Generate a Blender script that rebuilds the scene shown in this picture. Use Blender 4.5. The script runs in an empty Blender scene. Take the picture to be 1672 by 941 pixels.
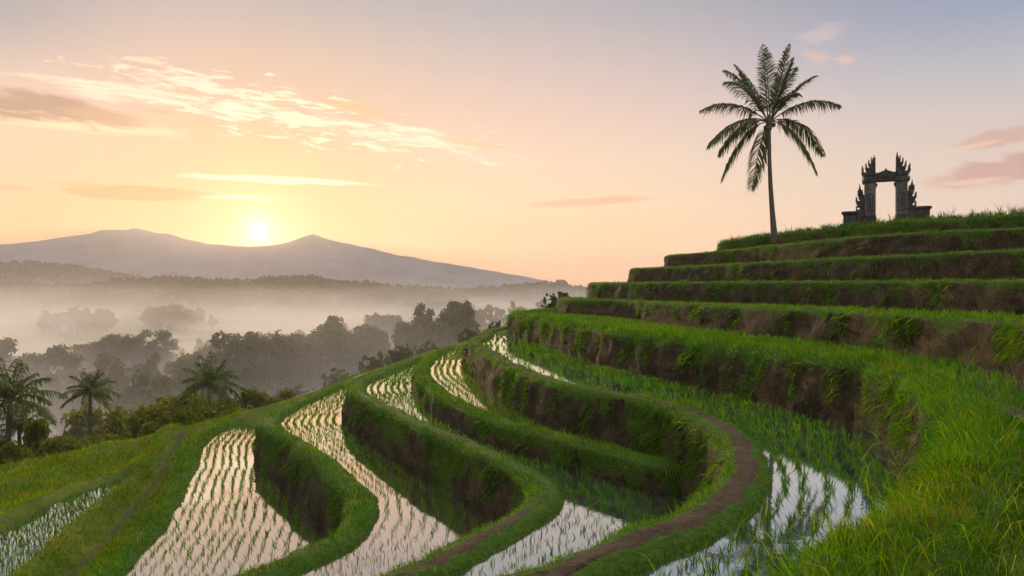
import bpy, math, random
import numpy as np
from mathutils import Vector, Matrix, geometry

random.seed(7)
RNG = np.random.default_rng(7)
SC = bpy.context.scene
COL = SC.collection
F = 1207.0                                   # focal length in pixels of a 1672 px wide frame
rad = math.radians


def srgb(r, g, b):
    def f(c):
        c /= 255.0
        return c / 12.92 if c <= 0.04045 else ((c + 0.055) / 1.055) ** 2.4
    return (f(r), f(g), f(b))


# ------------------------------------------------------------------ numpy noise
_P = np.random.default_rng(3).permutation(256)
_P = np.concatenate([_P, _P, _P])
_G = np.random.default_rng(4).normal(size=(256, 3))
_G /= np.linalg.norm(_G, axis=1)[:, None]


def noise3(p):
    p = np.asarray(p, float)
    i = np.floor(p).astype(int)
    f = p - i
    w = f * f * f * (f * (f * 6 - 15) + 10)
    i &= 255
    out = np.zeros(p.shape[0])
    for dx in (0, 1):
        for dy in (0, 1):
            for dz in (0, 1):
                h = _P[_P[_P[(i[:, 0] + dx) & 255] + ((i[:, 1] + dy) & 255)] + ((i[:, 2] + dz) & 255)] & 255
                g = _G[h]
                d = g[:, 0] * (f[:, 0] - dx) + g[:, 1] * (f[:, 1] - dy) + g[:, 2] * (f[:, 2] - dz)
                wt = (w[:, 0] if dx else 1 - w[:, 0]) * (w[:, 1] if dy else 1 - w[:, 1]) * (w[:, 2] if dz else 1 - w[:, 2])
                out += wt * d
    return out * 1.6


def fbm(p, octv=4, sc=1.0):
    p = np.asarray(p, float) * sc
    a, s, o = 1.0, 0.0, np.zeros(p.shape[0])
    for k in range(octv):
        o += a * noise3(p + 17.3 * k)
        s += a
        p = p * 2.03
        a *= 0.5
    return o / s * 1.3


def sstep(a, b, x):
    t = np.clip((np.asarray(x, float) - a) / (b - a), 0, 1)
    return t * t * (3 - 2 * t)


def nrm(v):
    v = np.asarray(v, float)
    return v / np.maximum(np.linalg.norm(v, axis=-1, keepdims=True), 1e-9)


# ------------------------------------------------------------------ object helpers
def tag(o, label=None, cat=None, group=None, kind=None):
    if label: o['label'] = label
    if cat: o['category'] = cat
    if group: o['group'] = group
    if kind: o['kind'] = kind
    return o


def empty(name, loc=(0, 0, 0), rz=0.0):
    o = bpy.data.objects.new(name, None)
    o.location = loc
    o.rotation_euler = (0, 0, rz)
    o.empty_display_size = 0.3
    COL.objects.link(o)
    return o


def link(name, me, mat=None, parent=None, loc=None):
    o = bpy.data.objects.new(name, me)
    if mat is not None and not me.materials:
        me.materials.append(mat)
    if parent is not None:
        o.parent = parent
    if loc is not None:
        o.location = loc
    COL.objects.link(o)
    return o


def mesh_np(name, verts, polys, smooth=False, attrs=None):
    """polys: list of int arrays (n,k). attrs: dict name -> (n,) float or (n,3) colour per vertex"""
    verts = np.asarray(verts, np.float32)
    me = bpy.data.meshes.new(name)
    me.vertices.add(len(verts))
    me.vertices.foreach_set('co', verts.ravel())
    polys = [np.asarray(p, np.int32) for p in polys if len(p)]
    loops = np.concatenate([p.ravel() for p in polys])
    tot = np.concatenate([np.full(len(p), p.shape[1], np.int32) for p in polys])
    start = np.concatenate([[0], np.cumsum(tot)[:-1]]).astype(np.int32)
    me.loops.add(len(loops))
    me.loops.foreach_set('vertex_index', loops)
    me.polygons.add(len(tot))
    me.polygons.foreach_set('loop_start', start)
    me.polygons.foreach_set('loop_total', tot)
    me.polygons.foreach_set('use_smooth', np.full(len(tot), smooth, bool))
    for k, a in (attrs or {}).items():
        a = np.asarray(a, np.float32)
        if a.ndim == 1:
            me.attributes.new(k, 'FLOAT', 'POINT').data.foreach_set('value', a)
        else:
            c = np.ones((len(a), 4), np.float32)
            c[:, :3] = a
            me.attributes.new(k, 'FLOAT_COLOR', 'POINT').data.foreach_set('color', c.ravel())
    me.update(calc_edges=True)
    return me


def grid_quads(n, m):
    a = np.arange(n * m).reshape(n, m)
    return np.stack([a[:-1, :-1], a[1:, :-1], a[1:, 1:], a[:-1, 1:]], -1).reshape(-1, 4)


# ------------------------------------------------------------------ node helpers
class NT:
    def __init__(self, tree):
        self.t = tree
        tree.nodes.clear()

    def n(self, kind, **kw):
        nd = self.t.nodes.new(kind)
        for k, v in kw.items():
            setattr(nd, k, v)
        return nd

    def l(self, a, b):
        self.t.links.new(a, b)

    def put(self, sock, v):
        if isinstance(v, bpy.types.NodeSocket):
            self.l(v, sock)
        elif isinstance(v, (tuple, list)) and sock.type == 'RGBA' and len(v) == 3:
            sock.default_value = (*v, 1)
        else:
            sock.default_value = v

    def m(self, op, a, b=0.0, c=0.0, clamp=False):
        nd = self.n('ShaderNodeMath', operation=op, use_clamp=clamp)
        for i, v in enumerate((a, b, c)):
            self.put(nd.inputs[i], v)
        return nd.outputs[0]

    def vm(self, op, a, b=(0, 0, 0), scale=None):
        nd = self.n('ShaderNodeVectorMath', operation=op)
        self.put(nd.inputs[0], a)
        self.put(nd.inputs[1], b)
        if scale is not None:
            self.put(nd.inputs['Scale'], scale)
        return nd.outputs['Value'] if op in ('DOT_PRODUCT', 'LENGTH') else nd.outputs[0]

    def mix(self, f, a, b, blend='MIX'):
        nd = self.n('ShaderNodeMix', data_type='RGBA', blend_type=blend)
        self.put(nd.inputs[0], f)
        self.put(nd.inputs[6], a)
        self.put(nd.inputs[7], b)
        return nd.outputs[2]

    def ss(self, x, a, b, lo=0.0, hi=1.0):
        nd = self.n('ShaderNodeMapRange', interpolation_type='SMOOTHSTEP')
        self.put(nd.inputs[0], x)
        for i, v in enumerate((a, b, lo, hi)):
            nd.inputs[i + 1].default_value = v
        return nd.outputs[0]

    def noise(self, vec, scale, detail=4.0, rough=0.55, dist=0.0):
        nd = self.n('ShaderNodeTexNoise')
        if vec is not None:
            self.put(nd.inputs['Vector'], vec)
        nd.inputs['Scale'].default_value = scale
        nd.inputs['Detail'].default_value = detail
        nd.inputs['Roughness'].default_value = rough
        nd.inputs['Distortion'].default_value = dist
        return nd.outputs['Fac']

    def ramp(self, f, stops):
        nd = self.n('ShaderNodeValToRGB')
        cr = nd.color_ramp
        while len(cr.elements) < len(stops):
            cr.elements.new(0.5)
        for e, (p, c) in zip(cr.elements, stops):
            e.position = p
            e.color = (*c, 1)
        self.put(nd.inputs[0], f)
        return nd.outputs[0]


def new_mat(name):
    m = bpy.data.materials.new(name)
    m.use_nodes = True
    t = NT(m.node_tree)
    out = t.n('ShaderNodeOutputMaterial')
    return m, t, out


def mat_leaf(name, transl=0.35, rough=0.5, spec=0.15, mul=1.0):
    m, t, out = new_mat(name)
    at = t.n('ShaderNodeAttribute', attribute_name='col')
    c = at.outputs['Color']
    if mul != 1.0:
        c = t.mix(1.0, c, (mul, mul, mul), 'MULTIPLY')
    p = t.n('ShaderNodeBsdfPrincipled')
    t.put(p.inputs['Base Color'], c)
    p.inputs['Roughness'].default_value = rough
    p.inputs['Specular IOR Level'].default_value = spec
    tr = t.n('ShaderNodeBsdfTranslucent')
    t.put(tr.inputs['Color'], t.mix(1.0, c, (1.2, 1.4, 0.5), 'MULTIPLY'))
    mx = t.n('ShaderNodeMixShader')
    mx.inputs[0].default_value = transl
    t.l(p.outputs[0], mx.inputs[1])
    t.l(tr.outputs[0], mx.inputs[2])
    t.l(mx.outputs[0], out.inputs['Surface'])
    return m


def mat_bank():
    m, t, out = new_mat('bank_soil_and_moss')
    geo = t.n('ShaderNodeNewGeometry').outputs['Position']
    zone = t.n('ShaderNodeAttribute', attribute_name='zone').outputs['Fac']
    path = t.n('ShaderNodeAttribute', attribute_name='path').outputs['Fac']
    n1 = t.noise(geo, 1.3, 6, 0.6)
    n2 = t.noise(geo, 9.0, 5, 0.65)
    n3 = t.noise(geo, 34.0, 3, 0.6)
    soil = t.ramp(t.m('ADD', t.m('MULTIPLY', n1, 0.55), t.m('MULTIPLY', n2, 0.45)),
                  [(0.36, (0.018, 0.012, 0.005)), (0.5, (0.056, 0.038, 0.017)), (0.64, (0.13, 0.09, 0.045))])
    moss = t.ramp(n2, [(0.3, (0.025, 0.055, 0.005)), (0.55, (0.055, 0.105, 0.008)), (0.72, (0.11, 0.14, 0.012))])
    pth = t.ramp(t.m('ADD', t.m('MULTIPLY', n2, 0.5), t.m('MULTIPLY', n3, 0.5)),
                 [(0.35, (0.035, 0.021, 0.011)), (0.6, (0.10, 0.062, 0.034))])
    zz = t.ss(t.m('ADD', zone, t.m('MULTIPLY', t.m('SUBTRACT', n2, 0.5), 0.9)), 0.35, 0.62)
    c = t.mix(zz, soil, moss)
    pz = t.ss(t.m('ADD', path, t.m('MULTIPLY', t.m('SUBTRACT', n2, 0.5), 0.7)), 0.4, 0.65)
    c = t.mix(pz, c, pth)
    p = t.n('ShaderNodeBsdfPrincipled')
    t.put(p.inputs['Base Color'], c)
    p.inputs['Roughness'].default_value = 0.9
    p.inputs['Specular IOR Level'].default_value = 0.15
    b = t.n('ShaderNodeBump')
    b.inputs['Strength'].default_value = 0.9
    b.inputs['Distance'].default_value = 0.09
    t.put(b.inputs['Height'], t.m('ADD', n2, t.m('MULTIPLY', n3, 0.4)))
    t.l(b.outputs[0], p.inputs['Normal'])
    t.l(p.outputs[0], out.inputs['Surface'])
    return m


def mat_ground():
    m, t, out = new_mat('ground_turf')
    geo = t.n('ShaderNodeNewGeometry').outputs['Position']
    wet = t.n('ShaderNodeAttribute', attribute_name='path').outputs['Fac']
    n1 = t.noise(geo, 0.25, 5, 0.6)
    n2 = t.noise(geo, 2.2, 6, 0.65)
    n3 = t.noise(geo, 14.0, 4, 0.6)
    g = t.ramp(t.m('ADD', t.m('MULTIPLY', n1, 0.4), t.m('ADD', t.m('MULTIPLY', n2, 0.35), t.m('MULTIPLY', n3, 0.25))),
               [(0.36, (0.04, 0.065, 0.006)), (0.5, (0.09, 0.115, 0.009)), (0.64, (0.17, 0.16, 0.016))])
    soil = t.ramp(n2, [(0.35, (0.03, 0.02, 0.012)), (0.65, (0.08, 0.052, 0.032))])
    c = t.mix(t.ss(t.m('ADD', wet, t.m('MULTIPLY', t.m('SUBTRACT', n2, 0.5), 0.8)), 0.4, 0.7), g, soil)
    p = t.n('ShaderNodeBsdfPrincipled')
    t.put(p.inputs['Base Color'], c)
    p.inputs['Roughness'].default_value = 0.85
    p.inputs['Specular IOR Level'].default_value = 0.15
    b = t.n('ShaderNodeBump')
    b.inputs['Strength'].default_value = 0.8
    b.inputs['Distance'].default_value = 0.12
    t.put(b.inputs['Height'], t.m('ADD', n2, t.m('MULTIPLY', n3, 0.5)))
    t.l(b.outputs[0], p.inputs['Normal'])
    t.l(p.outputs[0], out.inputs['Surface'])
    return m


def mat_water(name, mud_lo, mud_hi, tint):
    m, t, out = new_mat(name)
    geo = t.n('ShaderNodeNewGeometry').outputs['Position']
    n1 = t.noise(geo, 1.7, 3, 0.5)
    n2 = t.noise(geo, 7.0, 2, 0.5)
    b = t.n('ShaderNodeBump')
    b.inputs['Strength'].default_value = 0.06
    b.inputs['Distance'].default_value = 0.02
    t.put(b.inputs['Height'], t.m('ADD', n1, t.m('MULTIPLY', n2, 0.35)))
    mud = t.n('ShaderNodeBsdfDiffuse')
    t.put(mud.inputs['Color'], t.ramp(n1, [(0.3, mud_lo), (0.7, mud_hi)]))
    gl = t.n('ShaderNodeBsdfGlossy')
    gl.inputs['Color'].default_value = (*tint, 1)
    gl.inputs['Roughness'].default_value = 0.035
    t.l(b.outputs[0], gl.inputs['Normal'])
    lw = t.n('ShaderNodeLayerWeight')
    lw.inputs['Blend'].default_value = 0.5
    f = t.m('MULTIPLY_ADD', t.m('POWER', lw.outputs['Facing'], 2.2), 0.50, 0.48)
    mx = t.n('ShaderNodeMixShader')
    t.put(mx.inputs[0], f)
    t.l(mud.outputs[0], mx.inputs[1])
    t.l(gl.outputs[0], mx.inputs[2])
    t.l(mx.outputs[0], out.inputs['Surface'])
    return m


def mat_simple(name, stops, scale, rough=0.85, bump=0.4, bdist=0.05, detail=6, stretch=None):
    m, t, out = new_mat(name)
    tc = t.n('ShaderNodeTexCoord').outputs['Object']
    if stretch:
        tc = t.vm('MULTIPLY', tc, stretch)
    n1 = t.noise(tc, scale, detail, 0.65)
    p = t.n('ShaderNodeBsdfPrincipled')
    t.put(p.inputs['Base Color'], t.ramp(n1, stops))
    p.inputs['Roughness'].default_value = rough
    p.inputs['Specular IOR Level'].default_value = 0.2
    b = t.n('ShaderNodeBump')
    b.inputs['Strength'].default_value = bump
    b.inputs['Distance'].default_value = bdist
    t.put(b.inputs['Height'], n1)
    t.l(b.outputs[0], p.inputs['Normal'])
    t.l(p.outputs[0], out.inputs['Surface'])
    return m


def mat_volume(name, color, density, aniso):
    m, t, out = new_mat(name)
    v = t.n('ShaderNodeVolumePrincipled')
    v.inputs['Color'].default_value = (*color, 1)
    v.inputs['Density'].default_value = density
    v.inputs['Anisotropy'].default_value = aniso
    t.l(v.outputs[0], out.inputs['Volume'])
    return m


M_GRASS = mat_leaf('grass_blade', 0.58, 0.6, 0.05)
M_RICE = mat_leaf('rice_blade', 0.58, 0.6, 0.05)
M_LEAF = mat_leaf('tree_leaf', 0.35, 0.8, 0.02)
M_PALM = mat_leaf('palm_leaf', 0.22, 0.6, 0.05)
M_BANK = mat_bank()
M_GROUND = mat_ground()
M_WATER = mat_water('paddy_water', (0.035, 0.03, 0.018), (0.07, 0.06, 0.036), (1.0, 0.96, 0.91))
M_WATER_PALE = mat_water('pale_paddy_water', (0.03, 0.035, 0.025), (0.06, 0.07, 0.05), (0.92, 0.97, 0.98))
M_WATER_GREEN = mat_water('blue_green_paddy_water', (0.025, 0.04, 0.035), (0.05, 0.08, 0.07), (0.86, 0.97, 1.0))
M_BARK = mat_simple('bark', [(0.3, (0.035, 0.026, 0.02)), (0.7, (0.11, 0.085, 0.065))], 6, stretch=(1, 1, 0.3))
M_PALMBARK = mat_simple('palm_bark', [(0.3, (0.05, 0.042, 0.036)), (0.7, (0.16, 0.135, 0.115))], 5, bump=0.8, stretch=(1, 1, 3.5))
M_SHAFT = mat_simple("pale_weathered_stone", [(0.28, (0.06, 0.056, 0.052)), (0.5, (0.13, 0.122, 0.112)), (0.75, (0.25, 0.23, 0.21))], 2.0, bump=0.8, bdist=0.05, detail=9, stretch=(1, 1, 0.5))
M_STONE = mat_simple("weathered_stone", [(0.28, (0.02, 0.019, 0.018)), (0.5, (0.06, 0.056, 0.052)), (0.62, (0.10, 0.093, 0.085)), (0.75, (0.17, 0.16, 0.145))], 2.6, bump=1.0, bdist=0.06, detail=9)
M_COCO = mat_simple('coconut_husk', [(0.3, (0.05, 0.06, 0.015)), (0.7, (0.14, 0.11, 0.04))], 8)
M_MOUNT = mat_simple("mountain_forest_hazed", [(0.36, (0.05, 0.055, 0.075)), (0.62, (0.11, 0.12, 0.15))], 0.010, bump=0.0)  # bluish lift paints distance haze into the forest colour

# ------------------------------------------------------------------ terrace contours


def P(u, v, z):
    d = F * z / (470.0 - v)
    return ((u - 836.0) / F * d, d, z)


def PD(u, v, d):
    return ((u - 836.0) / F * d, d, (470.0 - v) / F * d)


def catmull(pts, sub=24):
    pts = np.asarray(pts, float)
    ext = np.vstack([2 * pts[0] - pts[1], pts, 2 * pts[-1] - pts[-2]])
    out = []
    for i in range(1, len(ext) - 2):
        p0, p1, p2, p3 = ext[i - 1:i + 3]
        # centripetal
        t0 = 0.0
        t1 = t0 + max(np.linalg.norm(p1 - p0), 1e-6) ** 0.5
        t2 = t1 + max(np.linalg.norm(p2 - p1), 1e-6) ** 0.5
        t3 = t2 + max(np.linalg.norm(p3 - p2), 1e-6) ** 0.5
        for t in np.linspace(t1, t2, sub, endpoint=False):
            A1 = (t1 - t) / (t1 - t0) * p0 + (t - t0) / (t1 - t0) * p1
            A2 = (t2 - t) / (t2 - t1) * p1 + (t - t1) / (t2 - t1) * p2
            A3 = (t3 - t) / (t3 - t2) * p2 + (t - t2) / (t3 - t2) * p3
            B1 = (t2 - t) / (t2 - t0) * A1 + (t - t0) / (t2 - t0) * A2
            B2 = (t3 - t) / (t3 - t1) * A2 + (t - t1) / (t3 - t1) * A3
            out.append((t2 - t) / (t2 - t1) * B1 + (t - t1) / (t2 - t1) * B2)
    out.append(pts[-1])
    return np.asarray(out)


def resample(c, stepf):
    seg = np.linalg.norm(np.diff(c[:, :2], axis=0), axis=1)
    s = np.concatenate([[0], np.cumsum(seg)])
    pos, x = [], 0.0
    while x < s[-1]:
        pos.append(x)
        i = min(np.searchsorted(s, x), len(c) - 1)
        x += stepf(np.hypot(c[i, 0], c[i, 1]))
    pos.append(s[-1])
    pos = np.array(pos)
    return np.stack([np.interp(pos, s, c[:, k]) for k in range(3)], 1)


def px_list(z, uv):
    return [P(u, v, z) for u, v in uv]


def flat(z, xy):
    return [(x, y, z) for x, y in xy]


CON = {}
zA, zB, zC, zD, zE, zF, zG, zI, zJ, zK = -7.9, -6.35, -5.05, -4.5, -3.3, -2.0, -0.9, 1.68, 2.95, 4.2
CON['A'] = dict(z=-8.0, pts=flat(zA, [(-6, -4), (-7.5, 4), (-9.3, 12)]) + px_list(zA, [
    (150, 960), (245, 860), (285, 800), (308, 750), (325, 718), (355, 700), (420, 681), (480, 660)]) +
    flat(zA, [(-11, 62), (-3, 75), (11, 82), (40, 89)]))
CON['B'] = dict(z=-6.5, pts=flat(zB, [(-4.5, -4), (-5.4, 4), (-6.1, 11)]) + px_list(zB, [
    (400, 950), (505, 905), (578, 860), (592, 820), (560, 780), (500, 730), (455, 702), (443, 686), (470, 665), (530, 637), (590, 612)]) +
    flat(zB, [(-8, 63), (-1, 73), (12, 79), (40, 86)]))
CON['C'] = dict(z=-5.2, pts=flat(zC, [(-3.5, -4), (-3.5, 3), (-2.9, 8)]) + px_list(zC, [
    (640, 960), (745, 905), (845, 850), (892, 812), (882, 785), (830, 755), (740, 715), (660, 680), (608, 652), (584, 636), (592, 620), (640, 600), (690, 580)]) +
    flat(zC, [(-5, 62), (0, 71), (13, 77), (40, 84)]))
CON['D'] = dict(z=-4.6, pts=flat(zD, [(9, 18.6), (5.6, 19)]) + px_list(zD, [
    (1080, 752), (1000, 732), (900, 708), (800, 680), (735, 650), (702, 626), (690, 606), (700, 586), (740, 565)]) +
    flat(zD, [(-3.2, 61), (1, 68.5), (13, 75), (40, 82)]))
CON['E'] = dict(z=-3.45, pts=flat(zE, [(-2.5, -4), (-2, 1), (-1, 5)]) + px_list(zE, [
    (835, 965), (930, 925), (1060, 880), (1155, 830), (1207, 780), (1212, 735), (1182, 700), (1130, 671), (1050, 651), (960, 634), (880, 614), (820, 587), (785, 567), (775, 556), (795, 547)]) +
    flat(zE, [(-1.6, 58), (1.5, 66), (13, 73), (40, 80)]))
CON['F'] = dict(z=-2.12, pts=flat(zF, [(-1.5, -4), (-1, 0.5), (0.6, 2.6), (1.8, 4.1)]) + px_list(zF, [
    (1400, 941), (1495, 883), (1572, 818), (1602, 764), (1600, 714), (1582, 674), (1542, 644), (1470, 609), (1300, 581), (1150, 561), (1000, 541), (920, 527), (870, 518), (850, 515)]) +
    flat(zF, [(0.8, 60), (4, 66), (14, 71), (40, 77)]))
CON['G'] = dict(z=-1.0, pts=flat(zG, [(12, -4), (12, 6), (12.2, 13)]) + px_list(zG, [
    (1750, 536), (1672, 526), (1550, 517), (1400, 509), (1250, 502), (1100, 495), (1010, 490)]) +
    flat(zG, [(5, 59), (4.3, 62.5), (6, 67), (14, 70), (40, 75)]))
CON['H'] = dict(z=0.12, pts=[(21, -4, .28), (21, 8, .28), (20, 20, .28)] + [PD(u, v, d) for u, v, d in [
    (1672, 458, 27), (1450, 459, 34), (1250, 460, 42), (1100, 461, 50), (1000, 462, 60)]] +
    [(7.1, 64.5, .42), (8.5, 67, .42), (15, 68.8, .42), (40, 73, .42)])
CON['I'] = dict(z=1.55, pts=flat(zI, [(27, -4), (27, 5), (25, 22)]) + px_list(zI, [
    (1672, 408), (1450, 418), (1250, 428), (1100, 436)]) + flat(zI, [(10.8, 65.5), (12, 67.3), (17, 68.2), (40, 71.5)]))
CON['J'] = dict(z=2.83, pts=flat(zJ, [(33, -4), (32, 5), (29, 25)]) + px_list(zJ, [
    (1672, 372), (1500, 380), (1340, 393), (1200, 408)]) + [(14.9, 62, 2.85), (13.8, 64.5, 2.8), (15.5, 66.2, 2.85), (20, 67, 2.9), (40, 70, 2.9)])
CON['K'] = dict(z=4.1, pts=flat(zK, [(38, -4), (37, 5), (34, 28)]) + px_list(zK, [
    (1672, 351), (1510, 361), (1400, 371), (1300, 381)]) + [(20.2, 60, 4.1), (18.4, 63.5, 3.85), (20, 65.5, 3.9), (24, 66, 4.1), (40, 68, 4.1)])
ORDER = 'ABCDEFGHIJK'
ZLOW = {'A': -9.8, 'B': -8.0, 'C': -6.5, 'D': -5.2, 'E': -5.2, 'F': -3.45, 'G': -2.12, 'H': -1.0, 'I': 0.12, 'J': 1.55, 'K': 2.83}
UP = {'A': 'B', 'B': 'C', 'C': 'D', 'D': 'E', 'E': 'F', 'F': 'G', 'G': 'H', 'H': 'I', 'I': 'J', 'J': 'K', 'K': None}

for k in ORDER:
    c = CON[k]
    cc = resample(catmull(c['pts']), lambda d: min(max(d * 0.011, 0.09), 0.45))
    # slight natural wobble of the crest line in plan
    tg = nrm(np.gradient(cc, axis=0) * [1, 1, 0])
    inn = np.stack([tg[:, 1], -tg[:, 0], 0 * tg[:, 0]], 1)
    wob = fbm(cc * [1, 1, 0] + ord(k), 3, 0.35) * 0.16 + fbm(cc * [1, 1, 0] + 9 * ord(k), 2, 1.3) * 0.05
    cc = cc + inn * wob[:, None]
    tg = nrm(np.gradient(cc, axis=0) * [1, 1, 0])
    c['c'], c['inn'] = cc, np.stack([tg[:, 1], -tg[:, 0], 0 * tg[:, 0]], 1)
    tail = [(90, cc[-1, 1]), (90, -20)] if k != 'D' else [(90, cc[-1, 1]), (90, 18.6)]
    c['poly'] = np.vstack([cc[:, :2], tail])


def HW(k):
    return {'F': 0.42, 'K': 0.6}.get(k, 0.36)


def inside(poly, pts):
    x, y = pts[:, 0], pts[:, 1]
    r = np.zeros(len(pts), bool)
    a = poly
    b = np.roll(poly, -1, 0)
    for (x0, y0), (x1, y1) in zip(a, b):
        if y0 == y1:
            continue
        c = ((y0 > y) != (y1 > y)) & (x < (x1 - x0) * (y - y0) / (y1 - y0) + x0)
        r ^= c
    return r


def dist_line(line, pts, closed=False):
    """min distance of pts to a polyline (by segments, chunked) and the index of the nearest vertex"""
    line = line[:, :2]
    a, b = line[:-1], line[1:]
    ab = b - a
    l2 = np.maximum((ab ** 2).sum(1), 1e-9)
    D = np.empty(len(pts))
    I = np.empty(len(pts))
    for s in range(0, len(pts), 4000):
        p = pts[s:s + 4000, None, :2]
        t = np.clip(((p - a) * ab).sum(2) / l2, 0, 1)
        q = a + t[..., None] * ab
        d2 = ((p - q) ** 2).sum(2)
        j = d2.argmin(1)
        r = np.arange(len(j))
        D[s:s + 4000] = np.sqrt(d2[r, j])
        I[s:s + 4000] = j + t[r, j]
    return D, I


def in_view(p, mu=220, mv=200):
    y = np.maximum(p[:, 1], 0.05)
    u = 836 + F * p[:, 0] / y
    v = 470 - F * p[:, 2] / y
    return (p[:, 1] > 1.5) & (u > -mu) & (u < 1672 + mu) & (v > -mv) & (v < 941 + mv)


# ------------------------------------------------------------------ blades of grass
def blades_mesh(name, Pp, D, L, W, B, col, rng=RNG):
    n = len(Pp)
    D = nrm(D)
    r = rng.normal(size=(n, 3))
    side = nrm(np.cross(D, r))
    base = Pp
    mid = Pp + D * (L * 0.52)[:, None] + B * 0.22
    tip = Pp + D * L[:, None] * 0.96 + B
    w = W[:, None] * 0.5
    V = np.stack([base - side * w, base + side * w, mid - side * w * 0.8, mid + side * w * 0.8, tip], 1).reshape(-1, 3)
    i = np.arange(n) * 5
    q = np.stack([i, i + 1, i + 3, i + 2], 1)
    t = np.stack([i + 2, i + 3, i + 4], 1)
    return mesh_np(name, V, [q, t], True, {'col': np.repeat(col, 5, 0)})


PAL_G = np.array([(0.052, 0.15, 0.004), (0.083, 0.18, 0.004), (0.13, 0.215, 0.005), (0.19, 0.22, 0.008), (0.032, 0.11, 0.005), (0.21, 0.17, 0.02)])
PAL_R = np.array([(0.075, 0.18, 0.008), (0.12, 0.215, 0.01), (0.17, 0.24, 0.012), (0.055, 0.145, 0.009)])


def pick_col(pal, n, p, pos=None):
    i = RNG.choice(len(pal), n, p=p)
    c = pal[i] * RNG.uniform(0.75, 1.25, (n, 1))
    if pos is not None:
        c = c * (1 + 0.34 * fbm(pos, 3, 0.5))[:, None] * np.stack([1 + 0.45 * fbm(pos + 50, 3, 0.45), np.ones(n), np.ones(n)], 1)
        dry = (RNG.random(n) < 0.05 + 0.30 * sstep(0.15, 0.6, fbm(pos + 90, 3, 0.8)))[:, None]
        c = np.where(dry & (pal is PAL_G), np.array([(0.20, 0.155, 0.05)]) * RNG.uniform(0.5, 1.2, (n, 1)), c)
    return np.clip(c, 0.004, 0.5)


GP = [0.24, 0.28, 0.2, 0.1, 0.15, 0.03]


def scatter_grid(G, wq):
    """random points on a grid surface G (n,m,3); wq = expected count per quad"""
    cnt = RNG.poisson(wq)
    idx = np.repeat(np.arange(cnt.size), cnt.ravel())
    m1 = G.shape[1] - 1
    i, j = idx // m1, idx % m1
    a, b = RNG.random(len(idx))[:, None], RNG.random(len(idx))[:, None]
    p00, p10, p01, p11 = G[i, j], G[i + 1, j], G[i, j + 1], G[i + 1, j + 1]
    p = p00 * (1 - a) * (1 - b) + p10 * a * (1 - b) + p01 * (1 - a) * b + p11 * a * b
    nn = nrm(np.cross(p10 - p00, p01 - p00))
    nn *= np.where(nn[:, 2:3] < -0.3, -1, 1)
    return p, nn, i, j, b[:, 0]


def blade_set(p, nn, d, hang, Lb, droop_dir, tall=1.0, wmul=1.0):
    n = len(p)
    s = np.maximum(1, d / 7.0)
    L = Lb * RNG.uniform(0.55, 1.25, n) * tall * s ** 0.12
    W = 0.0065 * s ** 0.88 * RNG.uniform(0.7, 1.35, n) * wmul
    up = np.array([0, 0, 1.0])
    D = nn * (0.35 + 0.8 * hang)[:, None] + up * (1.0 - 0.75 * hang)[:, None] + RNG.normal(size=(n, 3)) * 0.33
    B = droop_dir * (L * (0.25 + 0.2 * hang))[:, None] + RNG.normal(size=(n, 3)) * (L * 0.2)[:, None]
    B[:, 2] -= L * (0.16 + 0.75 * hang) * RNG.uniform(0.5, 1.3, n)
    return D, L, W, B


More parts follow.
